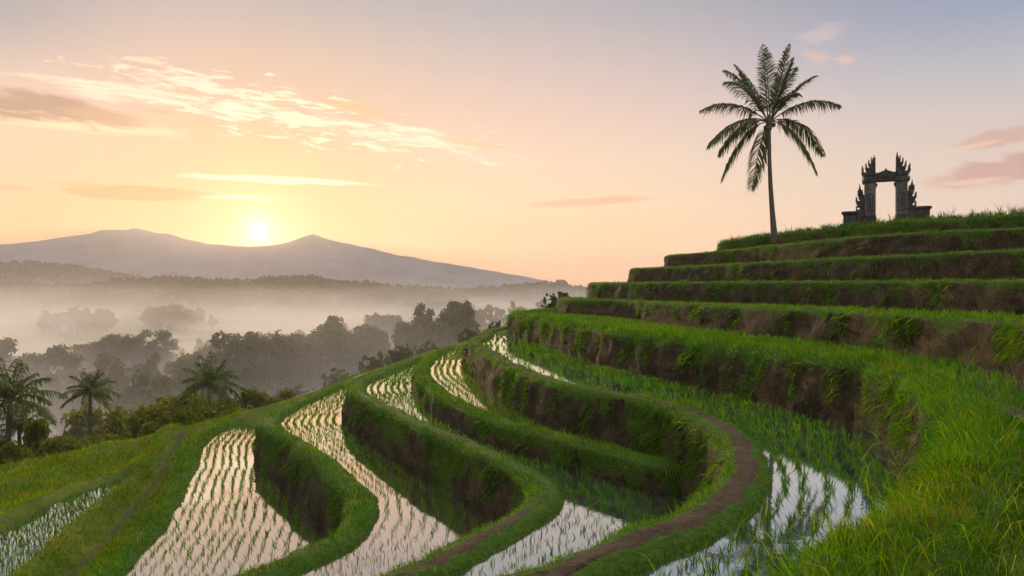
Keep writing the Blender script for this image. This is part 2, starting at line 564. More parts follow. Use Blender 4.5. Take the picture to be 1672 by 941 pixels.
LABEL_BANK = {
    'A': 'grassy earth levee curving along the left edge of the lowest striped paddy',
    'B': 'grassy earth levee with a rounded nose between the two large sunlit lower paddies',
    'C': 'earth levee with a brown footpath on top ending in a blunt nose at picture centre',
    'D': 'low narrow grassy levee pinching out against the taller bank behind it',
    'E': 'tall earth bank topped by a brown curving footpath around the nearest paddy',
    'F': 'thick bright grassy bank in the right foreground sweeping back to the left',
    'G': 'dark earth terrace wall right behind the green planted strip on the right',
    'H': 'earth terrace wall level with the horizon on the right hill',
    'I': 'terrace wall third below the temple gate on the right hill',
    'J': 'terrace wall second below the temple gate on the right hill',
    'K': 'low grassy mound carrying the temple gate and the tall palm'}
PATHK = {'B': 0.25, 'C': 0.55, 'E': 0.95}
all_grass = {}
for k in ORDER:
    c = CON[k]
    cc, inn = c['c'], c['inn']
    n = len(cc)
    zc = cc[:, 2]
    H = zc - ZLOW[k]
    run = 0.20 * H + 0.08
    up_lvl = c['z']
    hw = HW(k)
    # profile: offset inward(+)/outward(-), height
    prof = []                                    # (offset, z, grass weight, path, hang, tier)
    inner = [(hw + 0.34, up_lvl - 0.25, .3, 0, 0), (hw + 0.2, up_lvl + 0.01, .6, 0, 0), (hw + 0.02, None, 1, 0, 0)]
    cols_off, cols_z, gz, pz, hz = [], [], [], [], []

    def addcol(off, z, g, pa, h):
        cols_off.append(np.broadcast_to(off, n).astype(float))
        cols_z.append(np.broadcast_to(z, n).astype(float))
        gz.append(g)
        pz.append(pa)
        hz.append(h)
    hump = 0.10 if k in 'FK' else 0.03
    pk = PATHK.get(k, 0.0)
    addcol(hw + 0.22, up_lvl - 0.3, 0.3, 0, 0)
    addcol(hw + 0.13, up_lvl - 0.02, 0.7, 0, 0)
    addcol(hw + 0.03, zc - 0.05, 1.0, 0, 0)
    addcol(hw * 0.62, zc + hump * 0.5, 1 - 0.25 * pk, pk * 0.3, 0)
    addcol(hw * 0.2, zc + hump, 1 - 0.9 * pk, pk, 0)
    addcol(-hw * 0.2, zc + hump, 1 - 0.8 * pk, pk * 0.9, 0)
    addcol(-hw * 0.6, zc + hump * 0.6, 1, 0, 0.1)
    addcol(-hw * 0.95, zc - 0.04, 1, 0, 0.35)
    NW = 13
    for t in np.linspace(0.06, 1, NW):
        bulge = 0.10 * math.sin(t * math.pi) - 0.04 * (t > 0.75)
        addcol(-(hw + 0.02 + run * (0.12 + 0.88 * t ** 1.15) + bulge * 0.4), zc - (H + 0.35) * t, max(0.0, (0.80 - 2.3 * t) if k in 'EFGHIJK' else (0.92 - 1.55 * t)), 0, 0.45 + 0.4 * min(1, t * 2))
    m = len(cols_off)
    OFF, ZZ = np.stack(cols_off, 1), np.stack(cols_z, 1)
    G = cc[:, None, :] + inn[:, None, :] * OFF[..., None]
    G[..., 2] = ZZ
    flatp = G.reshape(-1, 3)
    wallw = np.array([0] * 6 + [0.25, 0.5] + [1.0] * NW)
    d1 = fbm(flatp, 4, 0.9).reshape(n, m) * 0.17 + fbm(flatp + 31, 3, 3.1).reshape(n, m) * 0.07
    d1 *= wallw[None, :] * np.clip(H, 0.4, 1.3)[:, None]
    G[..., :2] -= inn[:, None, :2] * d1[..., None]
    topn = (fbm(flatp * [1, 1, 0.2], 3, 1.1).reshape(n, m) * 0.05 + fbm(flatp * [1, 1, 0.2], 2, 4.0).reshape(n, m) * 0.025)
    G[..., 2] += topn * np.array([0, .3] + [1] * 6 + [.5] * NW)[None, :] * (1.8 if k in 'FK' else 1.0)
    flatp = G.reshape(-1, 3)
    gzv = np.broadcast_to(np.array(gz), (n, m))
    patch = fbm(flatp * [1, 1, 0.22] + 77, 3, 0.6).reshape(n, m) + 0.7 * fbm(flatp * [1, 1, .3] + 13, 3, 2.4).reshape(n, m)
    zone = gzv + wallw[None, :] * patch * 1.0 + 0.04 * wallw + (0.1 if k in 'AFK' else 0.0) * wallw
    if k in 'ABC':
        zone = zone + 0.14 * wallw
    if k in 'K':
        zone = zone + 0.25
    zone = np.clip(zone, 0, 1.2)
    path = np.broadcast_to(np.array(pz), (n, m)).copy()
    if k == 'E':      # the path fades into grass far away
        path *= (1 - 0.8 * sstep(17, 23, cc[:, 1]))[:, None]
    if k == 'B':
        path *= (0.25 + 0.75 * sstep(28, 34, cc[:, 1]))[:, None]
    if k == 'C':
        path *= (1 - 0.75 * sstep(30, 46, cc[:, 1]) - 0.45 * np.exp(-((cc[:, 1] - 20.5) / 2.2) ** 2))[:, None]
    path = np.clip(path + 0.75 * fbm(flatp, 3, 1.1).reshape(n, m) * (path > 0.1), 0, 1.2)
    me = mesh_np('terrace_bank', flatp, [grid_quads(n, m)[:, ::-1]], True, {'zone': zone.ravel(), 'path': path.ravel()})
    o = link('terrace_bank', me, M_BANK)
    tag(o, LABEL_BANK[k], 'terrace bank', None, 'structure')
    # grass blades on it
    q = 0.25 * (zone[:-1, :-1] + zone[1:, :-1] + zone[:-1, 1:] + zone[1:, 1:])
    qp = 0.25 * (path[:-1, :-1] + path[1:, :-1] + path[:-1, 1:] + path[1:, 1:])
    ar = np.linalg.norm(np.cross(G[1:, :-1] - G[:-1, :-1], G[:-1, 1:] - G[:-1, :-1]), axis=2)
    cen = 0.25 * (G[:-1, :-1] + G[1:, :-1] + G[:-1, 1:] + G[1:, 1:])
    d = np.linalg.norm(cen, axis=2)
    vis = in_view(cen.reshape(-1, 3)).reshape(d.shape)
    dens = 1250 * (7.0 / np.maximum(d, 7.0)) ** 1.22
    w = ar * dens * (0.045 + sstep(0.42, 0.95, q)) * np.clip(1 - 1.25 * qp, 0.09, 1) * vis * (d < 72)
    w[:, 8:] *= 0.75
    w = w * (0.22 + 0.78 * sstep(-0.45, -0.1, fbm(cen.reshape(-1, 3) + 5, 3, 1.3).reshape(d.shape)))
    if k == 'F':
        w = w * 1.2
    p, nn, i, j, b = scatter_grid(G, w)
    hang = (np.array(hz)[j] * (1 - b) + np.array(hz)[np.minimum(j + 1, m - 1)] * b)
    dd = np.linalg.norm(p, axis=1)
    out = -inn[i]
    dr = out * np.clip(np.where(j >= 4, 1, -1), -1, 1)[:, None] * (0.3 + hang)[:, None]
    Lb = {'F': 0.18, 'K': 0.28, 'A': 0.15, 'G': 0.10, 'H': 0.09, 'I': 0.09, 'J': 0.09}.get(k, 0.125)
    tall = 0.85 + 0.45 * fbm(p, 2, 0.8) + 0.95 * sstep(0.22, 0.55, fbm(p + 21, 3, 1.9))
    tall = np.clip(tall, 0.35, 2.2)
    near_path = np.where((qp[i, j] > 0.12), 0.5, 1.0)
    onwall = np.where(j >= 8, 0.62, 1.0)
    D, L, W, B = blade_set(p, nn, dd, hang, Lb, dr, tall * near_path * onwall * np.where(j <= 2, 0.6, 1.0))
    cl = pick_col(PAL_G, len(p), GP, p)
    wt = ar * vis * (d < 72) * 330 * (7.0 / np.maximum(d, 7.0)) ** 1.1
    wt[:, :7] = 0
    wt[:, 14:] = 0
    wt = wt * sstep(0.02, 0.42, fbm(cen.reshape(-1, 3) * [1, 1, .25] + 63, 3, 0.9).reshape(d.shape)) * (1.25 if k in 'EFGH' else 0.8)
    p2, n2, i2, j2, b2 = scatter_grid(G, wt)
    s2 = np.maximum(1, np.linalg.norm(p2, axis=1) / 7.0)
    m2 = len(p2)
    L2 = RNG.uniform(0.16, 0.42, m2)
    D2 = -inn[i2] * RNG.uniform(0.5, 1.0, (m2, 1)) + np.array([0, 0, -0.15]) + RNG.normal(size=(m2, 3)) * 0.35
    B2 = RNG.normal(size=(m2, 3)) * 0.04
    B2[:, 2] -= L2 * RNG.uniform(0.45, 0.95, m2)
    W2 = 0.012 * s2 ** 0.8 * RNG.uniform(0.7, 1.5, m2)
    c2 = pick_col(PAL_G * [0.8, 0.85, 0.9], m2, GP, p2)
    all_grass[k] = tuple(np.concatenate(z) for z in ((p, p2), (nrm(D), nrm(D2)), (L, L2), (W, W2), (B, B2), (cl, c2)))

LABEL_GRASS = {k: 'green grass blades growing on the ' + LABEL_BANK[k].replace('grassy ', '').replace('earth ', '') for k in ORDER}
GRASS_SHORT = {
    'A': 'short grass on the leftmost levee beside the striped lower paddy',
    'B': 'grass fringe on the rounded levee between the two big lower paddies',
    'C': 'grass fringe along the central footpath levee',
    'D': 'grass fringe on the low narrow levee that pinches out',
    'E': 'grass and hanging turf on the bank with the curving brown footpath',
    'F': 'long bright green grass on the thick bank in the right foreground',
    'G': 'grass along the top of the dark wall behind the green planted strip',
    'H': 'grass line on the terrace wall level with the horizon',
    'I': 'grass line on the third terrace wall below the temple gate',
    'J': 'grass line on the second terrace wall below the temple gate',
    'K': 'tall grass on the mound around the temple gate and palm'}
for k in ORDER:
    p, D, L, W, B, cl = all_grass[k]
    o = link('grass', blades_mesh('grass', p, D, L, W, B, cl), M_GRASS)
    tag(o, GRASS_SHORT[k], 'grass', None, 'stuff')

# ------------------------------------------------------------------ water and terrace tops
LABEL_WATER = {
    'A': 'pink shining water of the lowest striped paddy on the left',
    'B': 'golden shining water of the long paddy between the rounded levees',
    'C': 'shining water of the paddy right of the central footpath levee',
    'D': 'narrow golden water strip of the small paddy high on the spur',
    'E': 'blue reflecting water of the nearest paddy on the right',
    'F': 'shallow water under the dense green rice below the dark wall',
    'G': 'shallow water on the terrace just under the horizon'}


def ear(pts):
    return geometry.tessellate_polygon([[Vector((x, y, 0)) for x, y in pts]])


for k in ORDER:
    c = CON[k]
    hw = HW(k)
    edge = (c['c'] + c['inn'] * (hw - 0.12))[:, :2]
    edge = edge[::2]
    # drop folded samples
    dmin, _ = dist_line(c['c'], edge)
    edge = edge[dmin > (hw - 0.12) * 0.9]
    poly = np.vstack([edge, c['poly'][-2:]])
    tri = ear(poly)
    V = np.column_stack([poly, np.full(len(poly), c['z'])])
    tri = np.array(tri, np.int32)
    a, b, d = V[tri[:, 0]], V[tri[:, 1]], V[tri[:, 2]]
    fl = np.cross(b - a, d - a)[:, 2] < 0
    tri[fl] = tri[fl][:, ::-1]
    if k in LABEL_WATER:
        o = link('paddy_water', mesh_np('paddy_water', V, [tri]), M_WATER_GREEN if k in 'EF' else (M_WATER_PALE if k == 'C' else M_WATER))
        tag(o, LABEL_WATER[k], 'water', None, 'structure')
    else:
        o = link('terrace_ground', mesh_np('terrace_ground', V, [tri], False, {'path': np.zeros(len(V))}), M_GROUND)
        tag(o, {'H': 'grassy terrace floor above the horizon level wall', 'I': 'grassy terrace floor third below the gate',
                'J': 'grassy terrace floor just under the gate mound', 'K': 'grassy top of the hill around the gate'}[k], 'ground', None, 'structure')

# ------------------------------------------------------------------ rice in rows


def rice_points(k, row, sp, omax, first=None):
    c = CON[k]
    hw = HW(k)
    first = first or hw + 0.36
    cc, inn = c['c'], c['inn']
    seg = np.linalg.norm(np.diff(cc[:, :2], axis=0), axis=1)
    s = np.concatenate([[0], np.cumsum(seg)])
    res = []
    rown = 0
    o = first
    while o < omax:
        t = np.arange(RNG.random() * sp, s[-1], sp)
        t = t + RNG.normal(size=len(t)) * sp * 0.16
        q = np.stack([np.interp(t, s, cc[:, a]) for a in range(2)], 1)
        nn = nrm(np.stack([np.interp(t, s, inn[:, a]) for a in range(2)], 1))
        pts = q + nn * (o + RNG.normal(size=(len(t), 1)) * 0.03 + 0.06 * noise3(np.column_stack([t * 0.3, np.full(len(t), rown * 0.37), np.full(len(t), 5.0)]))[:, None])
        keep = in_view(np.column_stack([pts, np.full(len(pts), c['z'])]), 150, 120) & (pts[:, 1] < 66)
        pts = pts[keep]
        if len(pts):
            dm, _ = dist_line(cc, pts)
            ok = dm > 0.93 * o
            u = UP[k]
            if u:
                du, _ = dist_line(CON[u]['c'], pts)
                runu = 0.20 * (CON[u]['c'][:, 2].mean() - ZLOW[u]) + 0.08 + HW(u) + 0.2
                ok &= ~inside(CON[u]['poly'], pts) & (du > runu)
                if u == 'D':      # pond C also touches bank E
                    de, _ = dist_line(CON['E']['c'], pts)
                    ok &= ~inside(CON['E']['poly'], pts) & (de > 1.35)
            ok &= inside(c['poly'], pts)
            res.append(pts[ok])
        o += row * (1 + 0.06 * RNG.normal())
        rown += 1
    r = np.vstack(res)
    return np.column_stack([r, np.full(len(r), c['z'])])


def rice_blades(pts, nb, h, spread, wmul=1.0):
    """several blades per clump"""
    n = len(pts)
    d = np.linalg.norm(pts, axis=1)
    rep = np.repeat(np.arange(n), nb)
    ang = RNG.uniform(0, 2 * math.pi, len(rep))
    lean = np.abs(RNG.normal(size=len(rep))) * 0.18 + 0.04
    D = np.stack([np.cos(ang) * lean, np.sin(ang) * lean, np.ones(len(rep))], 1)
    p = pts[rep] + np.stack([np.cos(ang), np.sin(ang), 0 * ang], 1) * (spread * RNG.random(len(rep)))[:, None]
    p[:, 2] -= 0.03
    s = np.maximum(1, d[rep] / 8.5)
    L = h * RNG.uniform(0.6, 1.15, len(rep)) * (1 + 0.18 * RNG.normal(size=n))[rep].clip(0.5, 1.5)
    W = 0.0085 * s ** 0.75 * RNG.uniform(0.8, 1.3, len(rep)) * wmul
    B = np.stack([np.cos(ang), np.sin(ang), -0.35 + 0 * ang], 1) * (L * RNG.uniform(0.05, 0.35, len(rep)))[:, None]
    col = pick_col(PAL_R, len(rep), [.3, .35, .2, .15], p)
    return p, D, L, W, B, col


RICE = {'A': (0.36, 0.14, 11, 3, 0.22), 'B': (0.36, 0.14, 11, 3, 0.22), 'C': (0.36, 0.15, 10, 3, 0.22), 'D': (0.36, 0.15, 6, 3, 0.23),
        'E': (0.37, 0.145, 10.5, 6, 0.21), 'F': (0.36, 0.14, 12, 6, 0.20), 'G': (0.5, 0.2, 5, 5, 0.26)}
LABEL_RICE = {
    'A': 'rows of young rice standing in the lowest striped paddy on the left',
    'B': 'rows of young rice standing in the long golden paddy between rounded levees',
    'C': 'rows of young rice in the paddy right of the central footpath levee',
    'D': 'rows of young rice in the narrow paddy high on the spur',
    'E': 'back rows of young rice in the nearest blue reflecting paddy',
    'F': 'dense green rice strip below the dark wall on the right',
    'G': 'rice fringe on the terrace just under the horizon'}
hero_rice = None
for k, (row, sp, om, nb, h) in RICE.items():
    pts = rice_points(k, row, sp, om)
    if k == 'F':
        pts = pts[pts[:, 1] > 13.0]
    d = np.linalg.norm(pts, axis=1)
    if k == 'E':
        de_, _ = dist_line(CON['E']['c'], pts)
        keep_ = ~((pts[:, 1] > 24) & (de_ < 2.6) & (RNG.random(len(pts)) < 0.8))
        pts, d = pts[keep_], d[keep_]
    if k == 'E':
        pxs = 836 + F * pts[:, 0] / pts[:, 1]
        pys = 470 - F * pts[:, 2] / pts[:, 1]
        vis = (pxs > 0) & (pxs < 1672) & (pys < 945)
        near = np.argsort(np.where(vis, d, 1e9))[:290]
        hero_rice = pts[near]
        mask = np.ones(len(pts), bool)
        mask[near] = False
        pts = pts[mask]
    o = link('rice', blades_mesh('rice', *rice_blades(pts, nb, h, 0.035, {'C': 1.25, 'E': 1.25}.get(k, 1.0))), M_RICE)
    tag(o, LABEL_RICE[k], 'rice', None, 'stuff')

rice_meshes = []
for v in range(9):
    pp, D, L, W, B, cl = rice_blades(np.zeros((1, 3)), 9, 0.235, 0.022, 1.2)
    rice_meshes.append(blades_mesh('rice_seedling', pp, D, L, W, B, cl))
for q, pt in enumerate(hero_rice):
    o = link('rice_seedling', rice_meshes[q % 9], M_RICE, None, tuple(pt))
    o.rotation_euler = (0, 0, RNG.uniform(0, 6.28))
    sc = RNG.uniform(0.7, 1.25)
    o.scale = (sc, sc, sc * RNG.uniform(0.85, 1.1))
    tag(o, 'young green rice seedling clump in the front rows of the nearest paddy', 'rice plant', 'rice seedlings at the front of the nearest paddy')

# ------------------------------------------------------------------ ground sheet: field, hillside, valley, plain
RID = np.array([PD(-700, 1000, 30)] + [P(-200, 812, -10.6), P(0, 765, -9.7), P(150, 735, -9.0), P(300, 701, -8.2), P(400, 674, -7.6), P(480, 650, -6.9),
                P(560, 624, -6.3), P(700, 575, -4.8), P(800, 545, -3.6)] + [(0.4, 57, -2.9), (4, 68, -2.6), (12, 76, -2), (40, 84, -1), (90, 95, 0)])
RID[0] = (-40, 33, -11.4)
RID = catmull(RID, 10)
POND0 = np.array([P(u, v, -9.65)[:2] for u, v in [(-30, 880), (60, 832), (120, 804), (198, 783), (212, 793), (165, 832), (100, 888), (40, 945), (-60, 1010), (-170, 990), (-110, 925)]])
POND0 = np.vstack([catmull(np.column_stack([np.vstack([POND0, POND0[:1]]), np.zeros(len(POND0) + 1)]), 8)[:, :2]])
CHAN = np.array([P(u, v, -9.2) for u, v in [(300, 728), (275, 752), (235, 795), (185, 850), (130, 905), (70, 965)]])
BNK = np.array([P(u, v, -9.1) for u, v in [(285, 722), (250, 748), (200, 790), (130, 850), (60, 910), (0, 965)]])
LEV0 = np.array([P(u, v, -9.3) for u, v in [(-120, 905), (-20, 865), (60, 822), (130, 792), (215, 772)]])
STEP = np.array([P(u, v, -9.2) for u, v in [(-60, 800), (60, 775), (180, 735), (300, 705)]])
far_ridges = []


def ground_z(pts):
    x, y = pts[:, 0], pts[:, 1]
    n = len(pts)
    p3 = np.column_stack([x, y, np.zeros(n)])
    D = np.full(n, 1e4); I = np.zeros(n)
    near = (y < 260) & (np.abs(x) < 220)
    if near.any():
        D[near], I[near] = dist_line(RID, pts[near])
    zr = np.interp(I, np.arange(len(RID)), RID[:, 2])
    j = np.clip(I.astype(int), 0, len(RID) - 2)
    tg = RID[j + 1, :2] - RID[j, :2]
    rel = pts[:, :2] - RID[j, :2]
    sgn = np.sign(tg[:, 0] * rel[:, 1] - tg[:, 1] * rel[:, 0])   # >0 outside (left of travel)
    dd = np.hypot(x, y)
    ang = x / np.maximum(y, 1)
    val = -29 + 2.2 * fbm(p3, 3, 0.012)
    val += 9.5 * sstep(-0.28, 0.02, ang) * sstep(60, 160, dd) * (1 - sstep(330, 700, dd))
    val += 6 * np.exp(-((dd - 170) / 45) ** 2) * np.exp(-((ang + 0.24) / 0.16) ** 2)
    val += 4 * np.exp(-((dd - 180) / 40) ** 2) * np.exp(-((ang + 0.52) / 0.08) ** 2)
    # wooded rises in the far plain
    val += 27 * np.exp(-((y - 950) / 170) ** 2) * sstep(0.02, -0.22, ang) * (0.85 + 0.55 * fbm(p3, 3, 0.005))
    val += 24 * np.exp(-((y - 1350) / 160) ** 2) * sstep(-0.35, -0.1, ang) * (0.8 + 0.8 * fbm(p3 + 40, 3, 0.005))
    val += 66 * np.exp(-((y - 1900) / 260) ** 2) * sstep(-0.38, -0.66, ang)
    val += 30 * sstep(1300, 2600, y)
    zout = zr - 0.12 - 0.10 * np.minimum(D, 2) - 0.36 * np.maximum(D - 1.0, 0)
    zout = np.where(zout > val, zout, val + 0.0)
    low = np.minimum(zr, -9.45)
    zin = np.maximum(zr - 0.06 - 0.13 * D, low)
    z = np.where((sgn < 0) & near, zin, np.where(near, zout, val))
    # left field details
    fld = near & (x < -6) & (x > -60) & (y < 60) & (y > 6)
    if fld.any():
        f = np.where(fld)[0]
        q = pts[f]
        zz = z[f]
        zz = zz + 0.10 * fbm(np.column_stack([q, np.zeros(len(q))]), 4, 0.35) + 0.05 * fbm(np.column_stack([q, np.ones(len(q))]), 3, 1.3)
        ins = inside(POND0, q)
        dp, _ = dist_line(POND0, q)
        near0 = sstep(3.0, 0.8, dp)
        zz = np.where(ins, zz, zz * (1 - near0) + np.maximum(zz, -9.42) * near0)
        dl, _ = dist_line(LEV0, q)
        zz = zz + 0.34 * np.exp(-(dl / 0.55) ** 2)
        db, _ = dist_line(BNK, q)
        zz = zz + 0.42 * np.exp(-(db / 0.5) ** 2)
        dc, _ = dist_line(CHAN, q)
        zz = zz - 0.30 * np.exp(-(dc / 0.45) ** 2)
        ds, _ = dist_line(STEP, q)
        zz = zz + 0.22 * np.exp(-(ds / 0.6) ** 2)
        zz = np.where(ins, np.minimum(zz, -9.65 + 0.22 - 0.7 * np.minimum(dp, 0.8)), zz)
        z[f] = zz
        rdg = np.exp(-(D[f] / 0.6) ** 2) * 0.16
        z[f] += rdg
    return z


def axis(lo, hi, dense_lo, dense_hi, step, grow):
    a = list(np.arange(dense_lo, dense_hi + 1e-6, step))
    s, v = step, dense_hi
    while v < hi:
        s *= grow
        v += s
        a.append(v)
    s, v = step, dense_lo
    while v > lo:
        s *= grow
        v -= s
        a.insert(0, v)
    return np.array(a)


gx = axis(-3900, 3900, -42, -6, 0.28, 1.07)
gy = axis(-70, 3900, 12, 58, 0.28, 1.05)
X, Y = np.meshgrid(gx, gy, indexing='ij')
gp = np.column_stack([X.ravel(), Y.ravel()])
gz_ = ground_z(gp)
gV = np.column_stack([gp, gz_])
wet = np.zeros(len(gV))
msk = (gp[:, 0] < -6) & (gp[:, 0] > -60) & (gp[:, 1] < 60) & (gp[:, 1] > 6)
dch, _ = dist_line(CHAN, gp[msk])
dl0, _ = dist_line(LEV0, gp[msk])
wet[msk] = 0.62 * np.exp(-(dch / 0.4) ** 2)
gq = grid_quads(len(gx), len(gy))
o = link('ground', mesh_np('ground', gV, [gq], True, {'path': wet}), M_GROUND)
tag(o, 'grassy hillside falling to the wooded valley and the far plain', 'ground', None, 'structure')
V = np.column_stack([POND0[:-1], np.full(len(POND0) - 1, -9.62)])
tri = np.array(ear(V[:, :2]), np.int32)
a, b, d = V[tri[:, 0]], V[tri[:, 1]], V[tri[:, 2]]
fl = np.cross(b - a, d - a)[:, 2] < 0
tri[fl] = tri[fl][:, ::-1]
o = link('paddy_water', mesh_np('paddy_water', V, [tri]), M_WATER_GREEN)
tag(o, 'pale green water of the small paddy in the bottom left corner', 'water', None, 'structure')
# field grass
cenx = 0.5 * (gx[1:] + gx[:-1])
ix = np.where((gx > -48) & (gx < -5))[0]
iy = np.where((gy > 16) & (gy < 62))[0]
Gf = gV.reshape(len(gx), len(gy), 3)[ix[0]:ix[-1] + 1, iy[0]:iy[-1] + 1]
cen = 0.25 * (Gf[:-1, :-1] + Gf[1:, :-1] + Gf[:-1, 1:] + Gf[1:, 1:])
ar = np.linalg.norm(np.cross(Gf[1:, :-1] - Gf[:-1, :-1], Gf[:-1, 1:] - Gf[:-1, :-1]), axis=2)
cf = cen.reshape(-1, 3)
dist = np.linalg.norm(cf, axis=1)
okk = in_view(cf, 120, 120) & ~inside(CON['A']['poly'], cf) & ~inside(POND0, cf)
dA, _ = dist_line(CON['A']['c'], cf)
dR, _ = dist_line(RID, cf)
dCh, _ = dist_line(CHAN, cf)
dP, _ = dist_line(POND0, cf)
okk &= (dA > 0.7) & (cf[:, 2] > -13.5) & (dP > 0.2)
w = ar.ravel() * 210 * (30 / np.maximum(dist, 30)) * okk * np.where(dCh < 0.3, 0.15, 1.0)
w *= np.clip(0.95 + 0.8 * fbm(cf, 3, 0.4), 0.5, 1.6)
p, nn, i, j, b = scatter_grid(Gf, w.reshape(ar.shape))
dd = np.linalg.norm(p, axis=1)
zr = np.zeros(len(p))
D_, L_, W_, B_ = blade_set(p, nn, dd, zr, 0.17, np.zeros((len(p), 3)), 1 + 0.4 * fbm(p, 2, 0.6))
cl = pick_col(PAL_G * [1.6, 1.2, 0.9], len(p), [.15, .27, .28, .18, .07, .05], p)
o = link('grass', blades_mesh('grass', p, D_, L_, W_, B_, cl), M_GRASS)
tag(o, 'short yellow green grass covering the sloping field at the left', 'grass', None, 'stuff')
# rice of the corner paddy
pts = []
tdir = nrm(np.array(P(200, 789, -9.65)[:2]) - np.array(P(0, 905, -9.65)[:2]))
ndir = np.array([tdir[1], -tdir[0]])
c0 = POND0.mean(0)
for r in np.arange(-8, 8, 0.27):
    for s_ in np.arange(-12, 12, 0.16):
        pts.append(c0 + tdir * (s_ + RNG.normal() * .03) + ndir * (r + RNG.normal() * .03))
pts = np.array(pts)
dP, _ = dist_line(POND0, pts)
pts = pts[inside(POND0, pts) & (dP > 0.35)]
pts = np.column_stack([pts, np.full(len(pts), -9.62)])
o = link('rice', blades_mesh('rice', *rice_blades(pts, 5, 0.26, 0.03)), M_RICE)
tag(o, 'rows of young rice in the small paddy in the bottom left corner', 'rice', None, 'stuff')

# ------------------------------------------------------------------ foreground ground inside bank F
fx = np.arange(-2.5, 13.0, 0.11)
fy = np.arange(-5, 17.5, 0.11)
X, Y = np.meshgrid(fx, fy, indexing='ij')
fp = np.column_stack([X.ravel(), Y.ravel()])
p3 = np.column_stack([fp, np.zeros(len(fp))])
dF, _ = dist_line(CON['F']['c'], fp)
infF = inside(CON['F']['poly'], fp)
sd = np.where(infF, dF, -dF)
fz = -2.03 + 0.09 * fbm(p3, 3, 0.45) + 0.035 * fbm(p3 + 9, 3, 1.7) - 0.45 * sstep(12.5, 15.5, fp[:, 1]) - 0.06 * np.exp(-((sd - 1.15) / 0.4) ** 2)
fpath = np.exp(-((sd - 1.05) / 0.5) ** 2) * sstep(6.0, 8.8, fp[:, 1]) * 1.3 + sstep(11.5, 13.5, fp[:, 1])
FV = np.column_stack([fp, fz])
fq = grid_quads(len(fx), len(fy))
keep = (sd[fq] > 0.15).all(1)
o = link('ground', mesh_np('ground', FV, [fq[keep]], True, {'path': fpath}), M_GROUND)
tag(o, 'dark grassy ground with a muddy strip in the bottom right corner', 'ground', None, 'structure')
Gf = FV.reshape(len(fx), len(fy), 3)
cen = 0.25 * (Gf[:-1, :-1] + Gf[1:, :-1] + Gf[:-1, 1:] + Gf[1:, 1:]).reshape(-1, 3)
sdc = 0.25 * (lambda S: S[:-1, :-1] + S[1:, :-1] + S[:-1, 1:] + S[1:, 1:])(sd.reshape(len(fx), len(fy))).ravel()
pc = 0.25 * (lambda S: S[:-1, :-1] + S[1:, :-1] + S[:-1, 1:] + S[1:, 1:])(fpath.reshape(len(fx), len(fy))).ravel()
dist = np.linalg.norm(cen, axis=1)
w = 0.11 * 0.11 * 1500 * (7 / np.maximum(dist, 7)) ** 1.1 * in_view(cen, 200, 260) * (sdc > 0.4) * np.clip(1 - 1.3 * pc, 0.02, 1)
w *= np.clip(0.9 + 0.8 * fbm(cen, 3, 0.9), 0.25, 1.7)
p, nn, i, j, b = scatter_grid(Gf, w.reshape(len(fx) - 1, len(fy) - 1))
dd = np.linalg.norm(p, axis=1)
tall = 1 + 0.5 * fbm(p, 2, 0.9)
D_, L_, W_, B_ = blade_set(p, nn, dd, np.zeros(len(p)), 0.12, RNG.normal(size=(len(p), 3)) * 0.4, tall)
o = link('grass', blades_mesh('grass', p, D_, L_, W_, B_, pick_col(PAL_G * 0.72, len(p), [.36, .2, .06, .02, .35, .01], p)), M_GRASS)  # palette darkened to paint the bank's shade into the blade colour
tag(o, 'short grass darkened with painted shade on the flat ground in the bottom right corner', 'grass', None, 'stuff')
# weeds: scattered long stems on the foreground bank and the hill top
cF = CON['F']['c']
sel = np.where((cF[:, 1] > 4) & (cF[:, 1] < 15))[0]
n = 900
ii = RNG.choice(sel, n)
p = cF[ii] + CON['F']['inn'][ii] * RNG.normal(size=(n, 1)) * 0.4
p[:, 2] += 0.05
ang = RNG.uniform(0, 6.28, n)
L_ = RNG.uniform(0.25, 0.5, n)
D_ = np.stack([np.cos(ang) * .35, np.sin(ang) * .35, np.ones(n)], 1)
B_ = np.stack([np.cos(ang), np.sin(ang), -0.8 + 0 * ang], 1) * (L_ * 0.4)[:, None]
o = link('grass', blades_mesh('grass', p, D_, L_, RNG.uniform(.006, .011, n), B_, pick_col(PAL_G * 1.15, n, [.1, .2, .35, .25, .0, .1], p)), M_GRASS)
tag(o, 'long pale arching grass stems standing out of the foreground bank', 'grass', None, 'stuff')

cK = CON['K']['c']
sel = np.where((cK[:, 1] > 36) & (cK[:, 0] > 17))[0]
P_, D_, L_, W_, B_ = [], [], [], [], []
for q in range(150):
    ii = RNG.choice(sel)
    base = cK[ii] + CON['K']['inn'][ii] * RNG.uniform(-0.5, 1.6)
    base[2] += 0.05
    h = RNG.uniform(0.35, 0.75) * (1.6 if base[0] > 24 and RNG.random() < 0.4 else 1)
    for s_ in range(RNG.integers(5, 12)):
        ang = RNG.uniform(0, 6.28)
        P_.append(base + RNG.normal(size=3) * [.12, .12, 0])
        D_.append((math.cos(ang) * .3, math.sin(ang) * .3, 1))
        l = h * RNG.uniform(.6, 1.1)
        L_.append(l); W_.append(RNG.uniform(.025, .045))
        B_.append((math.cos(ang) * l * .2, math.sin(ang) * l * .2, -l * .08))
P_ = np.array(P_)
o = link('weeds', blades_mesh('weeds', P_, np.array(D_), np.array(L_), np.array(W_), np.array(B_),
         pick_col(np.array([(.10, .075, .04), (.08, .10, .02), (.16, .12, .06)]), len(P_), [.4, .4, .2])), M_GRASS)
tag(o, 'thin dry weeds sticking up along the hill crest near the gate', 'weeds', None, 'stuff')

